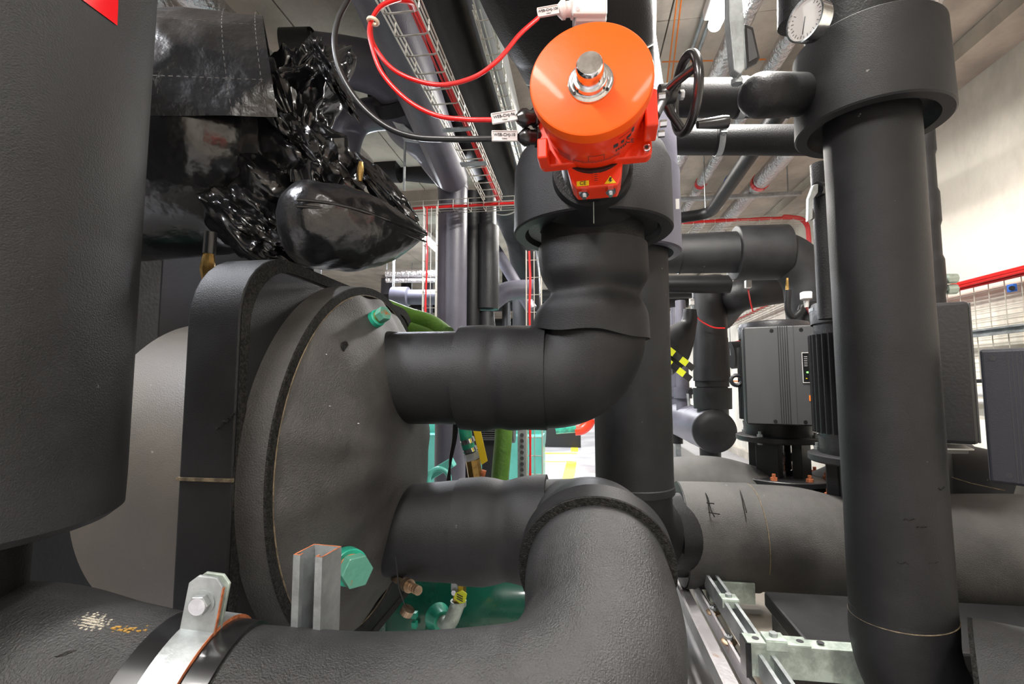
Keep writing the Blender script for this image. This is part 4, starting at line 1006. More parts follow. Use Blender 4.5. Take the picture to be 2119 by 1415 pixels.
# ---------------- cross tray at the back right ----------------
basket('wire_cable_tray', 'crosswise wire basket under the foil pipes', (.75, 4.9, 2.56), (2.12, 4.9, 2.56), .30, .06, (0, 0, 1), .10, 6)
bundle('red_cables', 'dark red cables in the crosswise wire basket under the foil pipes', (.75, 4.76, 2.59), (2.0, 4.76, 2.59), 8, .02, .007, REDC, seed=8)
t = thing('red_cables', 'red cables bending down the wall at the end of the crosswise basket', 'cables', (2.1, 4.9, 1.9))
for k in range(6):
    o_ = k*.012; obj('cable', wires(fillet([Vector((1.9, 4.76-o_, 2.60)), Vector((2.13, 4.8-o_, 2.58)), Vector((2.17, 4.85-o_, 1.75))], .12, 6), .007, 6), REDC, t)
# ---------------- right-hand background pipes ----------------
B = PY(1678, 700, 3.25)
t = thing('insulated_pipe', 'black foam pipe leaving the second riser and elbowing down behind the right column', 'pipe', V(B, 690))
z_ = 1.05+.268*2.45
P = fillet([PY(1330, 527, 3.25), Vector((B.x, 3.25, PY(1400, 527, 3.25).z)), V(B, 700)], .26, 14)
obj('pipe_body', tube(P, [.125, .125, .125, .135, .145, .14, .125], 56), FOAM, t)
obj('sleeve', cyl(PY(1520, 524, 3.25), PY(1625, 522, 3.25), .175, 64, ch=.004), FOAM, t)
obj('band', ring(PY(1405, 527, 3.25), PY(1408, 527, 3.25), .127, .12, 48), FOAMB, t)
t = sweep('insulated_pipe', 'plain black horizontal pipe joining the far riser', [PY(1375, 588, 4.0), PY(1510, 588, 4.0)], .072, FOAMB)
B = PY(1470, 700, 4.5)
FR = thing('insulated_pipe', 'far black riser with stepped collar standing on a violet-lit header', 'pipe', V(B, 860))
obj('pipe_body', tube([V(B, 800), V(B, 575)], .142, 48), FOAMB, FR)
obj('sleeve', cyl(V(B, 788), V(B, 700), .155, 48, r2=.145), FOAMB, FR)
obj('collar', lathe([(0, 0), (0, .158), (.18, .162), (.18, 0)], V(B, 845), (0, 0, 1), 48), FOAMB, FR)
obj('foot', cyl(V(B, 860), V(B, 790), .13, 40), BLKM, FR)
g = V(B, 592)+Vector((-.01, -.15, 0)); gg = thing('pressure_gauge', 'tiny white gauge on the far black riser', 'gauge', g)
obj('case', cyl(g, g+Vector((0, -.02, 0)), .024, 24), BLKP, gg); obj('dial', cyl(g+Vector((0, -.02, 0)), g+Vector((0, -.022, 0)), .021, 24), WHITEP, gg)
hcn = PY(1478, 892, 4.35)
t = thing('insulated_pipe', 'violet-lit header with round black end cap', 'header pipe', hcn-Vector((0, 0, .18)))
obj('pipe_body', tube([hcn, hcn+Vector((-.06, 4.5, 0))], .182, 56), FOAML, t)
obj('end_cap', lathe([(.0, .184), (-.02, .180), (-.045, .15), (-.055, .10), (-.06, 0)], hcn, (0, 1, 0), 56), FOAMB, t)
for y in (.5, 1.2): obj('collar', ring(hcn+Vector((0, y, 0)), hcn+Vector((0, y+.03, 0)), .187, .18, 48), FOAML, t)
obj('branch', tube([hcn+Vector((0, .15, -.1)), hcn+Vector((0, .15, -.38))], [.09, .085], 32), FOAMB, t)
obj('branch_collar', cyl(hcn+Vector((0, .15, -.25)), hcn+Vector((0, .15, -.30)), .11, 32), FOAMB, t)
obj('branch', cyl(hcn+Vector((0, 1.6, -.1)), hcn+Vector((0, 1.6, -.30)), .06, 24), FOAMB, t)
obj('stand', box(hcn+Vector((0, 1.6, -.40)), (.06, .06, .45)), ZINC, t)
obj('stand', box((hcn.x, hcn.y+.15, (hcn.z-.38)/2), (.10, .10, hcn.z-.36)), BLKM, t)
# valves along the header
for k, (x, y) in enumerate(((1412, 770), (1400, 740), (1395, 800))):
    p = PY(x, y, 5.2+.5*k)
    t = thing('header_valve', ['nearest', 'middle', 'farthest'][k]+' small grey foam valve stem above the header', 'valve', Vector((p.x, p.y, hcn.z+.18)), 'valve stems along the header')
    obj('stem', tube([Vector((p.x, p.y, hcn.z+.1)), Vector((p.x, p.y, 1.9))], [.07, .06, .06, .05], 24), FOAML, t)
    obj('collar', cyl(Vector((p.x, p.y, hcn.z+.25)), Vector((p.x, p.y, hcn.z+.36)), .09, 24), FOAML, t)
    obj('lever', bar(Vector((p.x+.02, p.y-.12, hcn.z+.30)), Vector((p.x+.03, p.y-.16, hcn.z+.02)), .02, .01), ZINC, t, smooth=False)
    obj('hub', cyl(Vector((p.x+.05, p.y-.08, hcn.z+.32)), Vector((p.x+.05, p.y-.15, hcn.z+.32)), .03, 16), BLKM, t)
# hazard-taped cone
a = D(1375, 745, 4.0); b_ = D(1430, 668, 4.0)
t = thing('insulated_pipe', 'slanting black reducer with yellow and black hazard tape', 'pipe', a)
obj('pipe_body', tube(crom([D(1360, 735, 4.0), D(1392, 712, 4.0), D(1424, 672, 4.0), D(1428, 640, 4.0)], 8), [.20, .19, .13, .065, .05], 40), FOAMB, t)
for j, (x0, y0) in enumerate(((1382, 722), (1376, 744))):
    for k in range(4):
        q = D(x0+k*13.5, y0+k*10.4, 3.78); q2 = D(x0+k*13.5+13, y0+k*10.4+10, 3.78)
        obj('tape_stripe', bar(q, q2, .05, .003, side=Uv), HAZ if k % 2 == 0 else BLKP, t, smooth=False, label='yellow tape block' if k % 2 == 0 else 'black tape block')
B = PY(1432, 640, 4.1)
t = thing('sensor', 'grey sensor head with red cable in front of the far riser', 'sensor', V(B, 645))
obj('sensor_body', box(V(B, 625), (.035, .03, .05)), WHITEP, t, bev=.004)
obj('gland', cyl(V(B, 640), V(B, 630), .008, 12), ZINC, t)
obj('cable', wires(crom([V(B, 640), D(1448, 662, 4.1), D(1475, 677, 4.1), D(1500, 679, 4.1)], 8), .006, 8), REDC, t)
B = PY(1548, 590, 3.6)
t = thing('sensor', 'grey sensor head with red cable hanging under the black elbow pipe', 'sensor', V(B, 605))
obj('sensor_body', box(V(B, 588), (.04, .035, .055)), WHITEP, t, bev=.004)
obj('cable', wires(crom([V(B, 600), D(1552, 620, 3.6), D(1558, 645, 3.6)], 8), .005, 8), REDC, t)
B = PY(1668, 612, 2.35)
t = thing('sensor', 'largest grey sensor head, above the nearer pump motor', 'sensor', V(B, 640))
obj('sensor_body', box(V(B, 612), (.042, .036, .036)), WHITEP, t, bev=.005)
obj('gland', tube([V(B, 622), V(B, 636)], [.012, .009], 14), WHITEP, t)
obj('cable', wires([V(B, 636), D(1676, 648, 2.3)], .006, 8), REDC, t)
t = sweep('insulated_pipe', 'thin black bent tube above the pump motors', [D(1631, 600, 2.9), D(1630, 640, 2.9), D(1640, 656, 2.9), D(1655, 645, 2.9), D(1662, 632, 2.9), D(1690, 628, 2.9)], .017, FOAMB)
obj('brass_fitting', tube([D(1629, 600, 2.9), D(1629, 575, 2.9)], [.010, .007], 10), BRASS, t)
sweep('insulated_pipe', 'black bellows pipe mouth against the right wall', [PY(1512, 735, 5.6), PY(1600, 728, 5.6)], .15, FOAMB, dr=lambda tt, a, p: .012*math.sin(tt*60))
sweep('insulated_pipe', 'black pipe with grey sheen behind the sensors', [PY(1490, 655, 5.0), PY(1530, 612, 4.4), PY(1640, 590, 4.4)], .14, FOAMB)
# low basket on the wall in the distance
bt = basket('wire_cable_tray', 'distant wire basket with red cables climbing along the wall', PX(1502, 675, 2.15), PX(1600, 628, 2.15), .15, .06, (0, 0, 1), .12, 3, r=.004)
bundle('red_cables', 'red cables in the distant wall basket', PX(1502, 673, 2.13), PX(1600, 626, 2.13), 4, .02, .007, REDC, seed=12)
# ---------------- pumps ----------------
def make_pump(x, y, label, box_ang=0.0, zf=.535, boxon=True, zs=1.0):
    t = thing('pump', label, 'pump', (x, y, zf))
    def zz(v): return zf+(v-.535)*zs
    c = Vector((x, y, 0))
    obj('base_flange', lathe([(0, 0), (0, .25), (.004, .254), (.026, .254), (.03, .25), (.03, 0)], (x, y, zz(.52)), (0, 0, 1), 56), BLKM, t)
    for k in range(8):
        a = k*PI/4+.3; q = Vector((x+.215*math.cos(a), y+.215*math.sin(a), zz(.55)))
        b_ = obj('bolt', join(hexb(q-Vector((0, 0, .002)), (0, 0, 1), .018, .016), cyl(q+Vector((0, 0, .012)), q+Vector((0, 0, .032)), .009, 10)), RUST, t, smooth=False)
    # lantern: four ribs around a bright coupling
    obj('coupling', lathe([(0, 0), (0, .07), (.03, .07), (.032, .064), (.075, .064), (.078, .07), (.12, .07), (.122, .064), (.16, .064), (.16, 0)], (x, y, zz(.55)), (0, 0, 1), 32), CHROME, t)
    for k in range(4):
        a = k*PI/2+PI/4; R_ = Matrix.Rotation(a, 3, 'Z'); obj('lantern_rib', box(c+R_@Vector((.115, 0, 0))+Vector((0, 0, zz(.64))), (.05, .12, .19), R_), BLKM, t, bev=.006)
    obj('motor_flange', lathe([(0, 0), (0, .205), (.006, .212), (.028, .212), (.032, .205), (.032, 0)], (x, y, zz(.73)), (0, 0, 1), 56), BLKM, t)
    for k in range(4):
        a = k*PI/2+.75; q = Vector((x+.19*math.cos(a), y+.19*math.sin(a), zz(.735)))
        obj('flange_bolt', join(hexb(q+Vector((0, 0, .026)), (0, 0, 1), .015, .014), cyl(q+Vector((0, 0, .038)), q+Vector((0, 0, .055)), .008, 10), hexb(q-Vector((0, 0, .014)), (0, 0, 1), .014, .012)), ZINC, t, smooth=False)
    obj('motor_skirt', lathe([(0, 0), (0, .165), (.07, .175), (.07, 0)], (x, y, zz(.762)), (0, 0, 1), 48), BLKM, t)
    mb = obj('motor_body', lathe([(0, 0), (0, .168), (.47, .168), (.53, .172), (.545, .16), (.55, 0)], (x, y, zz(.825)), (0, 0, 1), 64), BLKM, t)
    fin = None
    for k in range(40):
        a = k*2*PI/40
        if fin is None:
            fin = obj('cooling_fin', box(Vector((x+.178, y, zz(1.045))), (.024, .004, .40)), BLKM, mb, smooth=False); fin0 = fin
        else:
            f = fin0.copy(); COL.objects.link(f); org = ORG[mb.name]; dx = Vector((x, y, 0))-Vector((org.x, org.y, 0)); R_ = Matrix.Rotation(a, 4, 'Z')
            f.matrix_basis = Matrix.Translation(dx)@R_@Matrix.Translation(-dx)
    obj('fan_cowl', lathe([(0, .178), (.06, .180), (.085, .172), (.092, .15), (.092, 0), (0, 0)], (x, y, zz(1.29)), (0, 0, 1), 56), BLKM, t)
    obj('lid_band', lathe([(0, .181), (.014, .181)], (x, y, zz(1.345)), (0, 0, 1), 56, a0=PI*1.0, a1=PI*2.0), ZINC, t)
    for s in (-1, 1):
        q = c+Matrix.Rotation(box_ang, 3, 'Z')@Vector((s*.20, -.05, 0))+Vector((0, 0, zz(1.06)))
        obj('lifting_eye', torus(q, (0, 1, 0), .028, .011, 20, 8), BLKM, t)
    if boxon:
        R_ = Matrix.Rotation(box_ang, 3, 'Z')
        def bp(u, v, w_): return c+R_@Vector((u, -v, 0))+Vector((0, 0, zz(w_)))
        cbx = obj('control_box', box(bp(0, .20, 1.085), (.345, .17, .50*zs), R_), BLKM, t, smooth=False, bev=.012)
        fp = obj('front_plate', box(bp(0, .287, 1.085), (.33, .008, .49*zs), R_), GREYB, t, smooth=False, bev=.003)
        for k in range(5): obj('groove', box(bp(-.012+.010*k, .2912, 1.085), (.004, .002, .49*zs), R_), BLKM, fp, smooth=False)
        obj('groove', box(bp(.056, .2912, 1.085), (.003, .002, .49*zs), R_), INK, fp, smooth=False)
        for (u, v) in ((-.04, 1.31), (.09, 1.31), (-.04, .855), (.09, .855)): obj('screw', cyl(bp(u, .290, v), bp(u, .2925, v), .009, 14), BLKP, fp)
        kp = obj('keypad', box(bp(.118, .292, 1.12), (.062, .004, .150*zs), R_), BLKP, t, smooth=False, bev=.001)
        for (u0, u1, w0, w1) in ((.088, .148, 1.193, 1.196), (.088, .148, 1.046, 1.049), (.087, .0895, 1.046, 1.196), (.1465, .149, 1.046, 1.196)):
            obj('edge_line', box(bp((u0+u1)/2, .2945, (w0+w1)/2), (u1-u0, .0012, (w1-w0)*zs), R_), TAGM, kp, smooth=False)
        obj('led', box(bp(.108, .2948, 1.098), (.008, .0015, .008), R_), LEDG, kp, smooth=False)
        obj('led', box(bp(.103, .2948, 1.068), (.006, .0015, .004), R_), YEL, kp, smooth=False)
        for k in range(6): obj('tick', box(bp(.103, .2948, 1.175-.009*k), (.014, .0012, .002), R_), TAGM, kp, smooth=False)
        for k in range(2): obj('button', cyl(bp(.128, .294, 1.16-.02*k), bp(.128, .2962, 1.16-.02*k), .006, 14), TAGM, kp)
        st = obj('warning_label', box(bp(.122, .292, .972), (.024, .002, .028), R_), ORC, t, smooth=False, label='orange warning label')
        obj('lightning_mark', prism([bp(.122+u, .2935, .972+v) for (u, v) in ((-.001, .007), (.003, .007), (.001, .001), (.004, .001), (-.002, -.006), (0, -.0005), (-.003, -.0005))], R_@Vector((0, -.0006, 0))), INK, st, smooth=False)
    return t
make_pump(1.075, 2.87, 'farther pump with black motor, control box and glowing green indicator', -.25)
make_pump(1.14, 2.14, 'nearer finned pump motor half hidden behind the right column', 1.25, boxon=True)
# box plates seen at the right
def ctrlbox(label, p, w_, h_, ang, m, keypad=True, dth=.17):
    R_ = Matrix.Rotation(ang, 3, 'Z'); t = thing('control_box', label, 'control box', p-Vector((0, 0, h_/2)))
    def bp(u, v, w2): return p+R_@Vector((u, -v, 0))+Vector((0, 0, w2))
    obj('housing', box(bp(0, -dth/2, 0), (w_, dth, h_), R_), m, t, smooth=False, bev=.006)
    fp = obj('front_plate', box(bp(0, .004, 0), (w_-.012, .008, h_-.012), R_), m, t, smooth=False, bev=.002)
    for (u, v) in ((-w_/2+.024, h_/2-.022), (-w_/2+.035, -h_/2+.022), (w_/2-.024, h_/2-.022), (w_/2-.024, -h_/2+.022)): obj('screw', cyl(bp(u, .008, v), bp(u, .0095, v), .0062, 14), INK, fp)
    if keypad:
        for k in range(5): obj('groove', box(bp(-w_/2+.048+.007*k, .0084, 0), (.0025, .0015, h_-.014), R_), INK, fp, smooth=False)
        kp = obj('keypad', box(bp(.045, .0095, -.005), (.062, .003, .16), R_), BLKP, t, smooth=False, bev=.001)
        for (u, v, a_, b_) in ((.045, .075, .062, .0016), (.045, -.085, .062, .0016), (.0145, -.005, .0016, .16), (.0755, -.005, .0016, .16)): obj('edge_line', box(bp(u, .0112, v), (a_, .001, b_), R_), TAGM, kp, smooth=False)
        for k in range(7):
            for j in range(2): obj('tick', box(bp(.026+.014*j, .0114, .055-.007*k), (.008, .001, .0022), R_), TAGM, kp, smooth=False)
        obj('button', cyl(bp(.030, .011, -.058), bp(.030, .0122, -.058), .006, 16), TAGM, kp)
    return t
c1 = PY(2162, 864, 1.20)
ctrlbox('blue-black pump control box with keypad at the right edge', c1+Vector((0, 0, 0)), .19, .305, -.78, NAVY)
p = PY(2125, 985, 1.34); t = thing('pump', 'pump body carrying the control box at the right edge', 'pump', p-Vector((0, 0, .2)))
obj('motor_body', cyl(c1+Vector((.22, .14, 0))-Vector((0, 0, .20)), c1+Vector((.22, .14, .13)), .11, 48), BLKM, t)
obj('base_flange', cyl(c1+Vector((.24, .14, -.24)), c1+Vector((.24, .14, -.21)), .13, 48), BLKM, t)
obj('foot', cyl(c1+Vector((.26, .14, -.84)), c1+Vector((.26, .14, -.235)), .07, 32), BLKM, t)
c2 = PY(1945, 770, 2.0)
ctrlbox('plain dark grey control box beside the right column', c2, .19, .475, -.10, GREYB, keypad=False)
t = thing('pump', 'pump hidden behind the foot of the right column', 'pump', (c2.x, c2.y+.28, .535))
obj('motor_body', cyl((c2.x+.08, c2.y+.27, .54), (c2.x+.08, c2.y+.27, 1.25), .10, 40), BLKM, t)
t = thing('name_plate', 'white plate on a small black clip right of the column', 'plate', PY(1975, 935, 2.0))
q = PY(1970, 925, 1.97)
obj('plate', box(q, (.11, .05, .006), Matrix.Rotation(.2, 3, 'X')), WHITEP, t, smooth=False, bev=.002)
obj('clip', box(q+Vector((0, .02, -.014)), (.10, .05, .02)), BLKP, t, smooth=False, bev=.003)
obj('flow_arrow_label', cyl(PY(1724, 600, 2.3), PY(1724, 600, 2.3)+Vector((0, 0, .001)), .001, 8), BLUEP, t) if False else None
B = PY(1722, 600, 2.2)
t = thing('insulated_pipe', 'black pipe with a blue flow arrow label, left of the right column', 'pipe', V(B, 640))
obj('pipe_body', tube([V(B, 660), V(B, 560)], .05, 32), FOAMB, t)
q = V(B, 606)+Vector((-.01, -.051, 0))
lb = obj('label', box(q, (.032, .002, .125)), WHITEP, t, smooth=False, label='white label with blue arrow')
obj('label_field', box(q+Vector((0, -.0015, .022)), (.030, .001, .075)), BLUEP, lb, smooth=False)
obj('arrow', prism([q+Vector((u, -.0025, v)) for (u, v) in ((-.003, 0), (.003, 0), (.003, .036), (.008, .036), (0, .052), (-.008, .036), (-.003, .036))], (0, -.0006, 0)), INK, lb, smooth=False)
# ---------------- wall services on the right ----------------
zt, zb = 1.60, 1.06
t = thing('wire_wall_grid', 'vertical wire mesh basket fixed along the right wall', 'cable tray', (2.22, 3.5, zb))
gx = 2.22; vw = None; n = 56
for k in range(n):
    y = 1.75+.1*k
    if vw is None: vw = obj('upright_wire', tube([Vector((gx, y, zb)), Vector((gx, y, zt))], .0028, 6), WIRE, t)
    else: c = vw.copy(); COL.objects.link(c); c.location = Vector(vw.location)+Vector((0, .1*k, 0))
hw_ = None
for k in range(12):
    z = zb+k*.049
    if hw_ is None: hw_ = obj('long_wire', tube([Vector((gx+.006, 1.7, z)), Vector((gx+.006, 7.4, z))], .0028, 6), WIRE, t)
    else: c = hw_.copy(); COL.objects.link(c); c.location = Vector(hw_.location)+Vector((0, 0, .049*k))
bundle('red_cables', 'thick bundle of red cables along the top of the wall mesh', (gx-.02, 1.5, zt-.015), (gx-.02, 7.2, zt-.015), 24, .05, .0065, REDC, up=(0, 0, 1), sag=.008, seed=21)
bundle('orange_cables', 'orange cables along the bottom of the distant wall mesh', (gx-.01, 4.2, zb+.0), (gx-.01, 7.6, zb+.0), 6, .02, .008, ORC, seed=22)
bundle('black_cables', 'black cables along the bottom of the wall mesh', (gx-.01, 1.8, zb-.01), (gx-.01, 4.4, zb-.01), 4, .014, .006, BLKC, seed=23)
channel('strut_channel', 'perforated blue-grey channel across the middle of the wall mesh', (gx-.02, 1.6, 1.32), (gx-.02, 5.5, 1.32), .041, .021, (-1, 0, 0), ZINC, holes=40)
for (z, r, l) in ((.99, .022, 'upper'), (.945, .013, 'lower')):
    t = thing('wall_pipe', l+' pale pipe along the right wall below the mesh', 'pipe', (2.2, 3, z)); obj('pipe_body', tube([Vector((2.22, 1.5, z)), Vector((2.22, 6, z))], r, 20), WHITEP, t)
t = thing('wall_clip', 'small black cable clip on the wall mesh under the red bundle', 'clip', PX(2094, 592, 2.19)-Vector((0, 0, .02)))
obj('clip', box(PX(2094, 596, 2.19), (.02, .04, .04)), STICKB, t, smooth=False, bev=.004); obj('hub', cyl(PX(2094, 596, 2.18), PX(2094, 596, 2.165), .012, 14), BLKP, t)
for k, yy in enumerate((578, 600)):
    a = PY(1925, yy, 2.3); b_ = PY(1948, yy, 2.3); c_ = PY(1958, yy-1, 2.3); d_ = PY(1978, yy-2, 2.3)
    t = thing('pipe_end_fitting', ['upper', 'lower'][k]+' threaded steel fitting poking out right of the column', 'fitting', a-Vector((0, 0, .02)))
    obj('foam_stub', tube([a-Vector((.05, 0, 0)), b_], .022, 20), FOAMB, t); obj('nipple', cyl(b_, c_, .011, 14), ZINCG, t); obj('nut', cyl(c_, d_, .022, 8), ZINCG, t, smooth=False)
B = PY(1912, 400, 2.2)
t = thing('insulated_pipe', 'ribbed grey riser just right of the column top', 'pipe', V(B, 600))
obj('pipe_body', tube([V(B, 640), V(B, 250)], .045, 32, step=.02, dr=lambda tt, a, p: .006*(1 if math.sin(p.z*22) > 0 else 0)), FOAM, t)
# ---------------- steel frame at the lower right ----------------
zf = .26
for k, (px, w_, m, l) in enumerate(((1408, .055, ZINCW, 'rust-spotted zinc rail nearest the foreground pipe'), (1440, .03, ZINCW, 'second rust-spotted rail of the floor frame'), (1475, .022, BLKM, 'dark slotted rail of the floor frame'))):
    p = PZ(px, 1200, zf)
    t = thing('frame_rail', l, 'rail', (p.x, 1.5, zf-.06))
    obj('web', box((p.x, 1.5, zf-.03), (w_, 2.2, .012)), m, t, smooth=False)
    obj('upstand', box((p.x-w_/2, 1.5, zf-.012), (.008, 2.2, .05)), m, t, smooth=False)
    if k == 2:
        for j in range(9): obj('slot', cyl((p.x, .95+j*.09, zf-.0245), (p.x, .95+j*.09, zf-.0235), .007, 12), WHITEP, t)
for j, (px, py) in enumerate(((1476, 1262), (1508, 1322))):
    p = PZ(px, py, .27); t = thing('anchor_bolt', ['upper', 'lower'][j]+' anchor bolt with rubber foot on the floor frame', 'bolt', p-Vector((0, 0, .05)))
    obj('foot', lathe([(0, .0), (0, .022), (.006, .024), (.010, .018), (.010, 0)], p-Vector((0, 0, .012)), (0, 0, 1), 24), BRASSD, t)
    obj('bolt', cyl(p-Vector((0, 0, .04)), p+Vector((0, 0, .015)), .006, 12), CHROME, t); obj('nut', hexb(p, (0, 0, 1), .012, .009), ZINC, t, smooth=False)
xa = PZ(1505, 1245, .33).x
channel('strut_channel', 'lengthwise zinc channel with a clamp plate in the floor frame', (xa, 1.15, .29), (xa, 1.95, .29), .041, .055, (0, 0, 1), ZINC)
channel('strut_channel', 'short lengthwise zinc channel below the crosswise beam', (xa+.055, .95, .22), (xa+.055, 1.38, .22), .041, .041, (0, 0, 1), ZINC)
def plateclamp(p, l):
    t = thing('clamp_plate', l, 'clamp', p); obj('plate', box(p+Vector((0, 0, .004)), (.052, .045, .006)), ZINCG, t, smooth=False, bev=.001)
    obj('lip', box(p+Vector((0, -.022, -.008)), (.052, .005, .022)), ZINCG, t, smooth=False)
    obj('bolt', hexb(p+Vector((0, 0, .007)), (0, 0, 1), .011, .009), ZINC, t, smooth=False)
plateclamp(Vector((xa, 1.72, .347)), 'clamp plate on the lengthwise zinc channel'); plateclamp(Vector((xa+.055, 1.15, .263)), 'clamp plate on the short channel at the bottom edge')
p0 = PY(1548, 1356, 1.42)
t = thing('cross_beam', 'greenish galvanised box beam with slots crossing the floor frame', 'beam', (p0.x, 1.42, p0.z-.05))
bm = obj('beam_body', box((p0.x+.20, 1.42, p0.z), (.40, .045, .082)), ZINCG, t, smooth=False, bev=.002)
obj('rubber_end', box((p0.x-.006, 1.42, p0.z), (.014, .048, .086)), BLKP, t, smooth=False)
obj('top_plate', box((p0.x+.07, 1.42, p0.z+.043), (.155, .048, .005)), ZINCG, t, smooth=False)
for k in range(4): obj('slot', cyl((p0.x+.02+.05*k+(.01 if k else 0), 1.42, p0.z+.0452), (p0.x+.02+.05*k+(.01 if k else 0), 1.42, p0.z+.0464), .009, 16), INK, bm)
plateclamp(Vector((p0.x+.065, 1.42, p0.z+.047)), 'clamp plate bolted on the greenish crosswise beam')
b3 = thing('clamp_plate', 'small clip under the greenish crosswise beam', 'clamp', (p0.x+.24, 1.40, p0.z-.07)); obj('plate', box((p0.x+.24, 1.395, p0.z-.052), (.045, .03, .012)), ZINCG, b3, smooth=False); obj('bolt', cyl((p0.x+.24, 1.395, p0.z-.08), (p0.x+.24, 1.395, p0.z-.055), .008, 8), ZINC, b3)
p1 = PY(1467, 1218, 1.95)
t = thing('cross_beam', 'short greenish beam under the grey pump pipe', 'beam', p1-Vector((0, 0, .05)))
obj('beam_body', box(p1+Vector((.075, 0, 0)), (.16, .05, .075)), ZINCG, t, smooth=False, bev=.002)
# slab-like black foam base under the pump
zk = .34
poly = [PZ(1580, 1222, zk), PZ(1668, 1328, zk), PZ(1668, 1328, zk)+Vector((.9, 0, 0)), PZ(1580, 1222, zk)+Vector((1.0, 0, 0))]
t = thing('foam_block', 'thick black foam slab lying under the pump pipe', 'foam slab', poly[0]-Vector((0, 0, .1)))
obj('slab', prism([p_-Vector((0, 0, .05)) for p_ in poly], (0, 0, .05)), FOAM, t, smooth=False, bev=.008)
obj('pedestal', prism([p_-Vector((0, 0, .24))+Vector((.03, .02, 0)) for p_ in poly], (0, 0, .19)), BLKM, t, smooth=False)
pb = PZ(1560, 1330, .16)
t = thing('concrete_plinth', 'pale concrete plinth between the floor channels', 'plinth', (pb.x, pb.y, 0))
obj('block', box((pb.x+.12, pb.y+.45, .08), (.36, 1.2, .16)), CONC, t, smooth=False, bev=.006)
t = thing('support_plate', 'small grey plate lying far right under the pump pipe', 'plate', PZ(2040, 1260, .2))
obj('plate', box(PZ(2080, 1255, .2), (.30, .25, .02), Matrix.Rotation(.6, 3, 'Z')), FOAM, t, smooth=False)
# ---------------- green machinery in the middle distance ----------------
t = thing('chiller', 'teal green chiller machine body seen under the elbow pipe', 'machine', (-.9, 5, 0))
obj('shell', tube([Vector((-1.9, 5.0, .60)), Vector((-.45, 5.0, .60))], .30, 40), TEAL, t)
obj('panel', box((-1.0, 4.7, .275), (1.3, .3, .55)), TEAL, t, smooth=False, bev=.01)
obj('end_dome', lathe([(0, .31), (.05, .28), (.09, .18), (.10, 0)], (-.45, 5.0, .60), (1, 0, 0), 40), TEAL, t)
obj('band', ring((-1.2, 5.0, .6), (-1.17, 5.0, .6), .305, .29, 40), DGREEN, t)
t = thing('chiller', 'second green chiller farther down the aisle with a bright red elbow', 'machine', (-.2, 8.2, 0))
obj('shell', tube([Vector((-1.9, 8.6, .62)), Vector((-.35, 8.6, .62))], .42, 40), TEAL, t)
obj('green_pipe', tube([PY(1150, 887, 7.0), PY(1192, 884, 7.0)], .075, 28), GREENP, t)
obj('red_elbow', tube(crom([PY(1190, 890, 7.0), PY(1205, 888, 7.0), PY(1217, 878, 7.0), PY(1222, 866, 7.0)], 6), .075, 28), RED, t, label='bright red elbow')
p = PY(1160, 925, 6.8)
obj('base', box((-.6, 8.2, .15), (1.2, .5, .3)), BLKM, t, smooth=False)
t = thing('green_bracket', 'pale green bracket with a round boss left of the yellow tagged valve', 'bracket', PY(900, 975, 2.6))
obj('arm', bar(PY(874, 992, 2.6), PY(938, 955, 2.6), .07, .05, side=(0, 1, 0)), TEAL, t, smooth=False, bev=.006)
obj('boss', torus(PY(908, 992, 2.55), (.2, -1, .2), .055, .014, 32, 10), TEAL, t)
t = thing('motor', 'black finned compressor motor behind the green hose', 'motor', PY(1010, 905, 3.6))
mb = obj('motor_body', cyl(PY(985, 893, 3.7), PY(1065, 893, 3.7), .085, 32), BLKM, t)
q = PY(1022, 893, 3.7); obj('foot', box((q.x, 3.7, q.z/2-.02), (.16, .12, q.z-.04)), BLKM, t)
for k in range(8): obj('fin', box(PY(1022, 880+k*4.2, 3.6), (.20, .01, .005)), GREYB, t, smooth=False)
a = PY(1033, 860, 2.3); 
t = thing('green_hose', 'green foam hose running straight down behind the elbow pipe', 'hose', PY(1035, 1000, 2.3))
obj('hose', tube(crom([PY(1045, 820, 2.3), PY(1042, 900, 2.3), PY(1038, 950, 2.3), PY(1034, 1010, 2.3), PY(1034, 1120, 2.3), Vector((PY(1034, 1010, 2.3).x, 2.3, .0))], 8), .042, 32), HOSE, t)
t = thing('green_hose', 'green hose bowing up over the pipe behind the dome', 'hose', D(860, 670, 1.9))
obj('hose', tube(crom([D(790, 640, 1.95), D(840, 660, 1.9), D(885, 675, 1.85), D(920, 700, 1.8)], 8), .048, 32), HOSE, t)
obj('hose', tube(crom([D(790, 660, 1.80), D(840, 682, 1.78), D(880, 696, 1.76), D(905, 715, 1.74)], 8), .032, 32), HOSE, t)
t = thing('hose_coupling', 'green hose with silver bands and brass coupling beside the yellow tag', 'hose', D(965, 960, 1.75))
def dd(x, y): return D(x, y, 1.75)
obj('hose', tube([dd(958, 860), dd(964, 905), dd(972, 935)], .024, 24), GREENP, t)
obj('band', cyl(dd(966, 907), dd(969, 916), .0265, 24), CHROME, t); obj('band', cyl(dd(971, 926), dd(974, 934), .0265, 24), CHROME, t)
obj('hex_nut', cyl(dd(974, 936), dd(978, 950), .029, 6), ZINC, t, smooth=False)
obj('brass_body', cyl(dd(978, 950), dd(986, 1000), .027, 8), BRASS, t, smooth=False)
obj('side_fitting', cyl(dd(984, 975), dd(1005, 980), .012, 16), RUST, t)
t = thing('yellow_tag', 'yellow strip handle beside the brass coupling', 'tag', dd(993, 920))
obj('tag', prism([D(x, y, 1.70) for (x, y) in ((978, 886), (994, 888), (1009, 954), (996, 962))], Fv*.006), YEL, t, smooth=False, bev=.001)
t = thing('black_cables', 'black cables hanging down left of the brass coupling', 'cables', dd(935, 980))
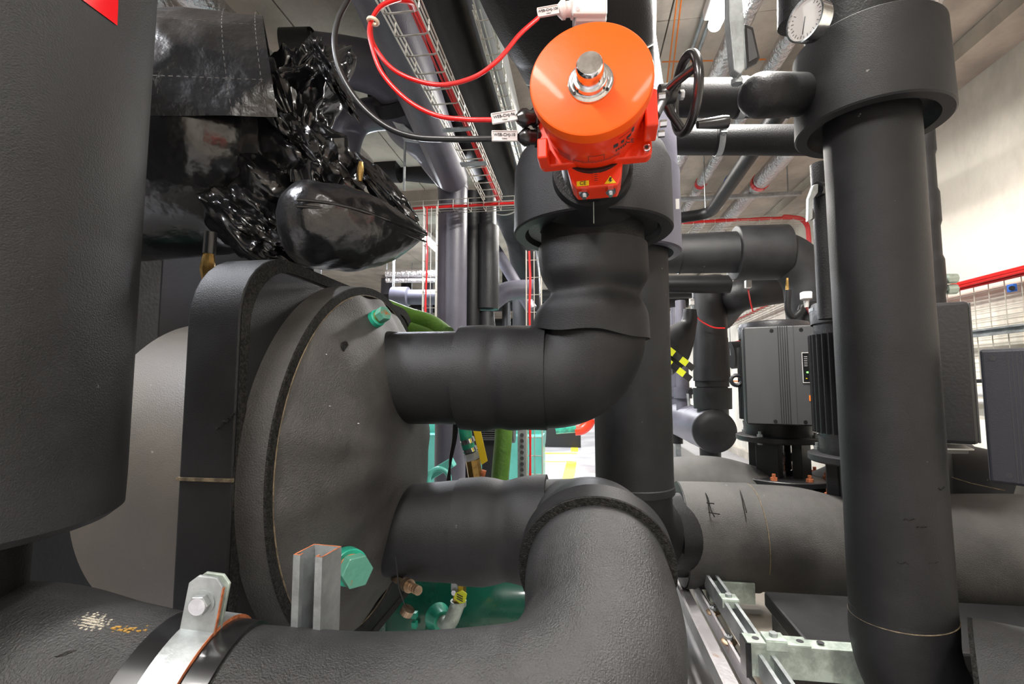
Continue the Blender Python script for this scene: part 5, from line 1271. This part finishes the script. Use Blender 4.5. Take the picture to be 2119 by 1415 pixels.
for k in range(4): obj('cable', wires(crom([D(948-k*3, 870, 1.8), D(943-k*3+k, 910, 1.8), D(934-k, 950, 1.8), D(925+k*2, 995, 1.8)], 6), .004, 6), BLKC, t)
p = PY(1081, 880, 2.8); t = thing('strut_channel', 'upright slotted channel between green hose and red cables', 'strut channel', PY(1081, 1000, 2.8))
obj('channel_body', box(Vector((PY(1081, 935, 2.8).x, 2.8, .45)), (.052, .03, .9)), ZINC, t, smooth=False)
for k in range(9): obj('slot', cyl(PY(1080, 900+k*12, 2.784), PY(1080, 900+k*12, 2.78), .011, 12), INK, t)
# green pump casing under the lower nozzle
t = thing('green_casing', 'dark green machine casing below the lower nozzle pipe', 'machine', PY(950, 1300, 1.75))
obj('casing', tube([PY(828, 1260, 2.0), PY(905, 1260, 2.0), PY(915, 1262, 2.0)], [.26, .26, .24], 56), DGREEN, t)
obj('back_shell', tube([PY(900, 1262, 2.15), PY(1300, 1262, 2.15)], .34, 56), DGREEN, t)
obj('rib', ring(PY(846, 1260, 2.0), PY(852, 1260, 2.0), .275, .25, 48), DGREEN, t)
for y in (1272, 1292): obj('lug', box(PY(858, y, 1.73), (.018, .02, .02)), GREENP, t)
g = PY(905, 1275, 1.72); a = Vector((.6, -.75, .05)).normalized()
bs = obj('boss', lathe([(0, .046), (.03, .036), (.05, .033), (.05, 0)], g, a, 32), GREENP, t)
t = thing('drain_fitting', 'galvanised elbow with brass ball valve and yellow-green tag', 'valve', PY(940, 1300, 1.6))
e0 = g+a*.045
P = fillet([e0, e0+a*.055, e0+a*.055+Vector((.03, .01, .075))], .03, 8)
obj('elbow', tube(P, [.022, .022, .026, .024], 28), ZINCG, t)
v0 = P[-1]
obj('collar', cyl(v0-Vector((0, 0, .008)), v0+Vector((0, 0, .008)), .027, 24), ZINCG, t)
obj('brass_body', tube([v0, v0+Vector((.004, 0, .035)), v0+Vector((.006, 0, .085))], [.020, .024, .019], 8), BRASS, t, smooth=False)
hh = v0+Vector((-.006, -.028, .048))
obj('lever', prism([hh+Vector((u, -.002, v)) for (u, v) in ((-.010, -.012), (.010, -.010), (.012, .012), (.004, .050), (-.012, .048), (-.012, .010))], (0, .004, 0)), ZINC, t, smooth=False, bev=.001)
obj('nut', cyl(hh+Vector((0, -.002, 0)), hh+Vector((0, -.012, 0)), .009, 6), CHROME, t, smooth=False)
tg = obj('tag', prism([hh+Vector((u, -.016, v)) for (u, v) in ((.006, .002), (.030, .012), (.046, .002), (.040, -.026), (.022, -.030), (.002, -.016))], (0, .002, 0)), YELT, t, smooth=False, label='yellow-green tag')
for k in range(3): obj('print_line', box(hh+Vector((.022, -.0175, -.004-.007*k)), (.022, .001, .0026), Matrix.Rotation(.4, 3, 'Y')), INK, tg, smooth=False)
t = thing('hose_tail', 'ribbed brass hose tail pointing down right under the lower nozzle', 'fitting', D(850, 1225, 1.15))
p0_, p1_ = D(815, 1196, 1.2), D(866, 1222, 1.1); u_ = p1_-p0_
obj('thread', cyl(p0_, p0_+u_*.5, .0085, 16), BRASSD, t); obj('collar', cyl(p0_+u_*.5, p0_+u_*.66, .0155, 18), BRASSD, t)
for k in range(4): obj('barb', cyl(p0_+u_*(.66+.085*k), p0_+u_*(.74+.085*k), .0085, 18, r2=.0105), BRASSD, t)
t = thing('brass_cap', 'small knurled brass cap hanging below the hose tail', 'cap', D(846, 1262, 1.12))
q = D(842, 1265, 1.12); a = (D(848, 1254, 1.12)-q).normalized(); obj('cap', cyl(q-a*.006, q+a*.008, .0155, 24), BRASSD, t, smooth=False); obj('cord', wires([q, q+Vector((-.02, 0, .05)), q+Vector((-.03, 0, .12))], .0015, 5), BLKC, t)
# ---------------- yellow bay markings on the floor ----------------
def strip(label, a, b_, w_):
    t = thing('floor_marking', label, 'floor marking', ((Vector(a)+Vector(b_))/2)*Vector((1, 1, 0)) if False else (0, 0, 0))
    a = Vector(a); b_ = Vector(b_); a.z = b_.z = .001
    obj('paint_strip', bar(a, b_, w_, .002), YLINE, t, smooth=False); return t
z0 = 0
strip('yellow bay line running away along the aisle, nearest one', PZ(1174, 998, 0), PZ(1183, 955, 0), .13)
strip('thin yellow bay line across, behind the green hose', PZ(1060, 955, 0), PZ(1188, 955, 0), .07)
strip('yellow bay line across the aisle below the red elbow', PZ(1120, 938, 0), PZ(1194, 938, 0), .14)
strip('yellow bay line beside the far machine', PZ(1189, 935, 0), PZ(1189, 918, 0), .11)
# sundry far-off clutter so the plant room reads as full
rr = random.Random(11)
for k in range(6):
    x = -1.2-.45*k; y = 6.5+rr.uniform(0, 3)
    t = thing('insulated_pipe', ['tall', 'slim', 'thick', 'plain', 'dark', 'pale'][k]+' far riser in the dim row behind the pointed bag', 'pipe', (x, y, 0)); obj('pipe_body', cyl((x, y, 0), (x, y, CEIL), .07+.02*(k % 3), 24), FOAML if k % 2 else FOAMB, t)
for k in range(5):
    y = 7.2+k*1.6; t = thing('insulated_pipe', ['first', 'second', 'third', 'fourth', 'last'][k]+' crosswise ceiling pipe down the aisle, counted from the camera', 'pipe', (0, y, 2.3)); obj('pipe_body', cyl((-3.5, y, 2.35+.1*(k % 2)), (1.9, y, 2.35+.1*(k % 2)), .09, 24), FOAMB, t)
    for x in (-2.6, -.9, 1.2): obj('hanger_rod', cyl((x, y, 2.4), (x, y, CEIL+.002), .006, 8), ZINC, t)
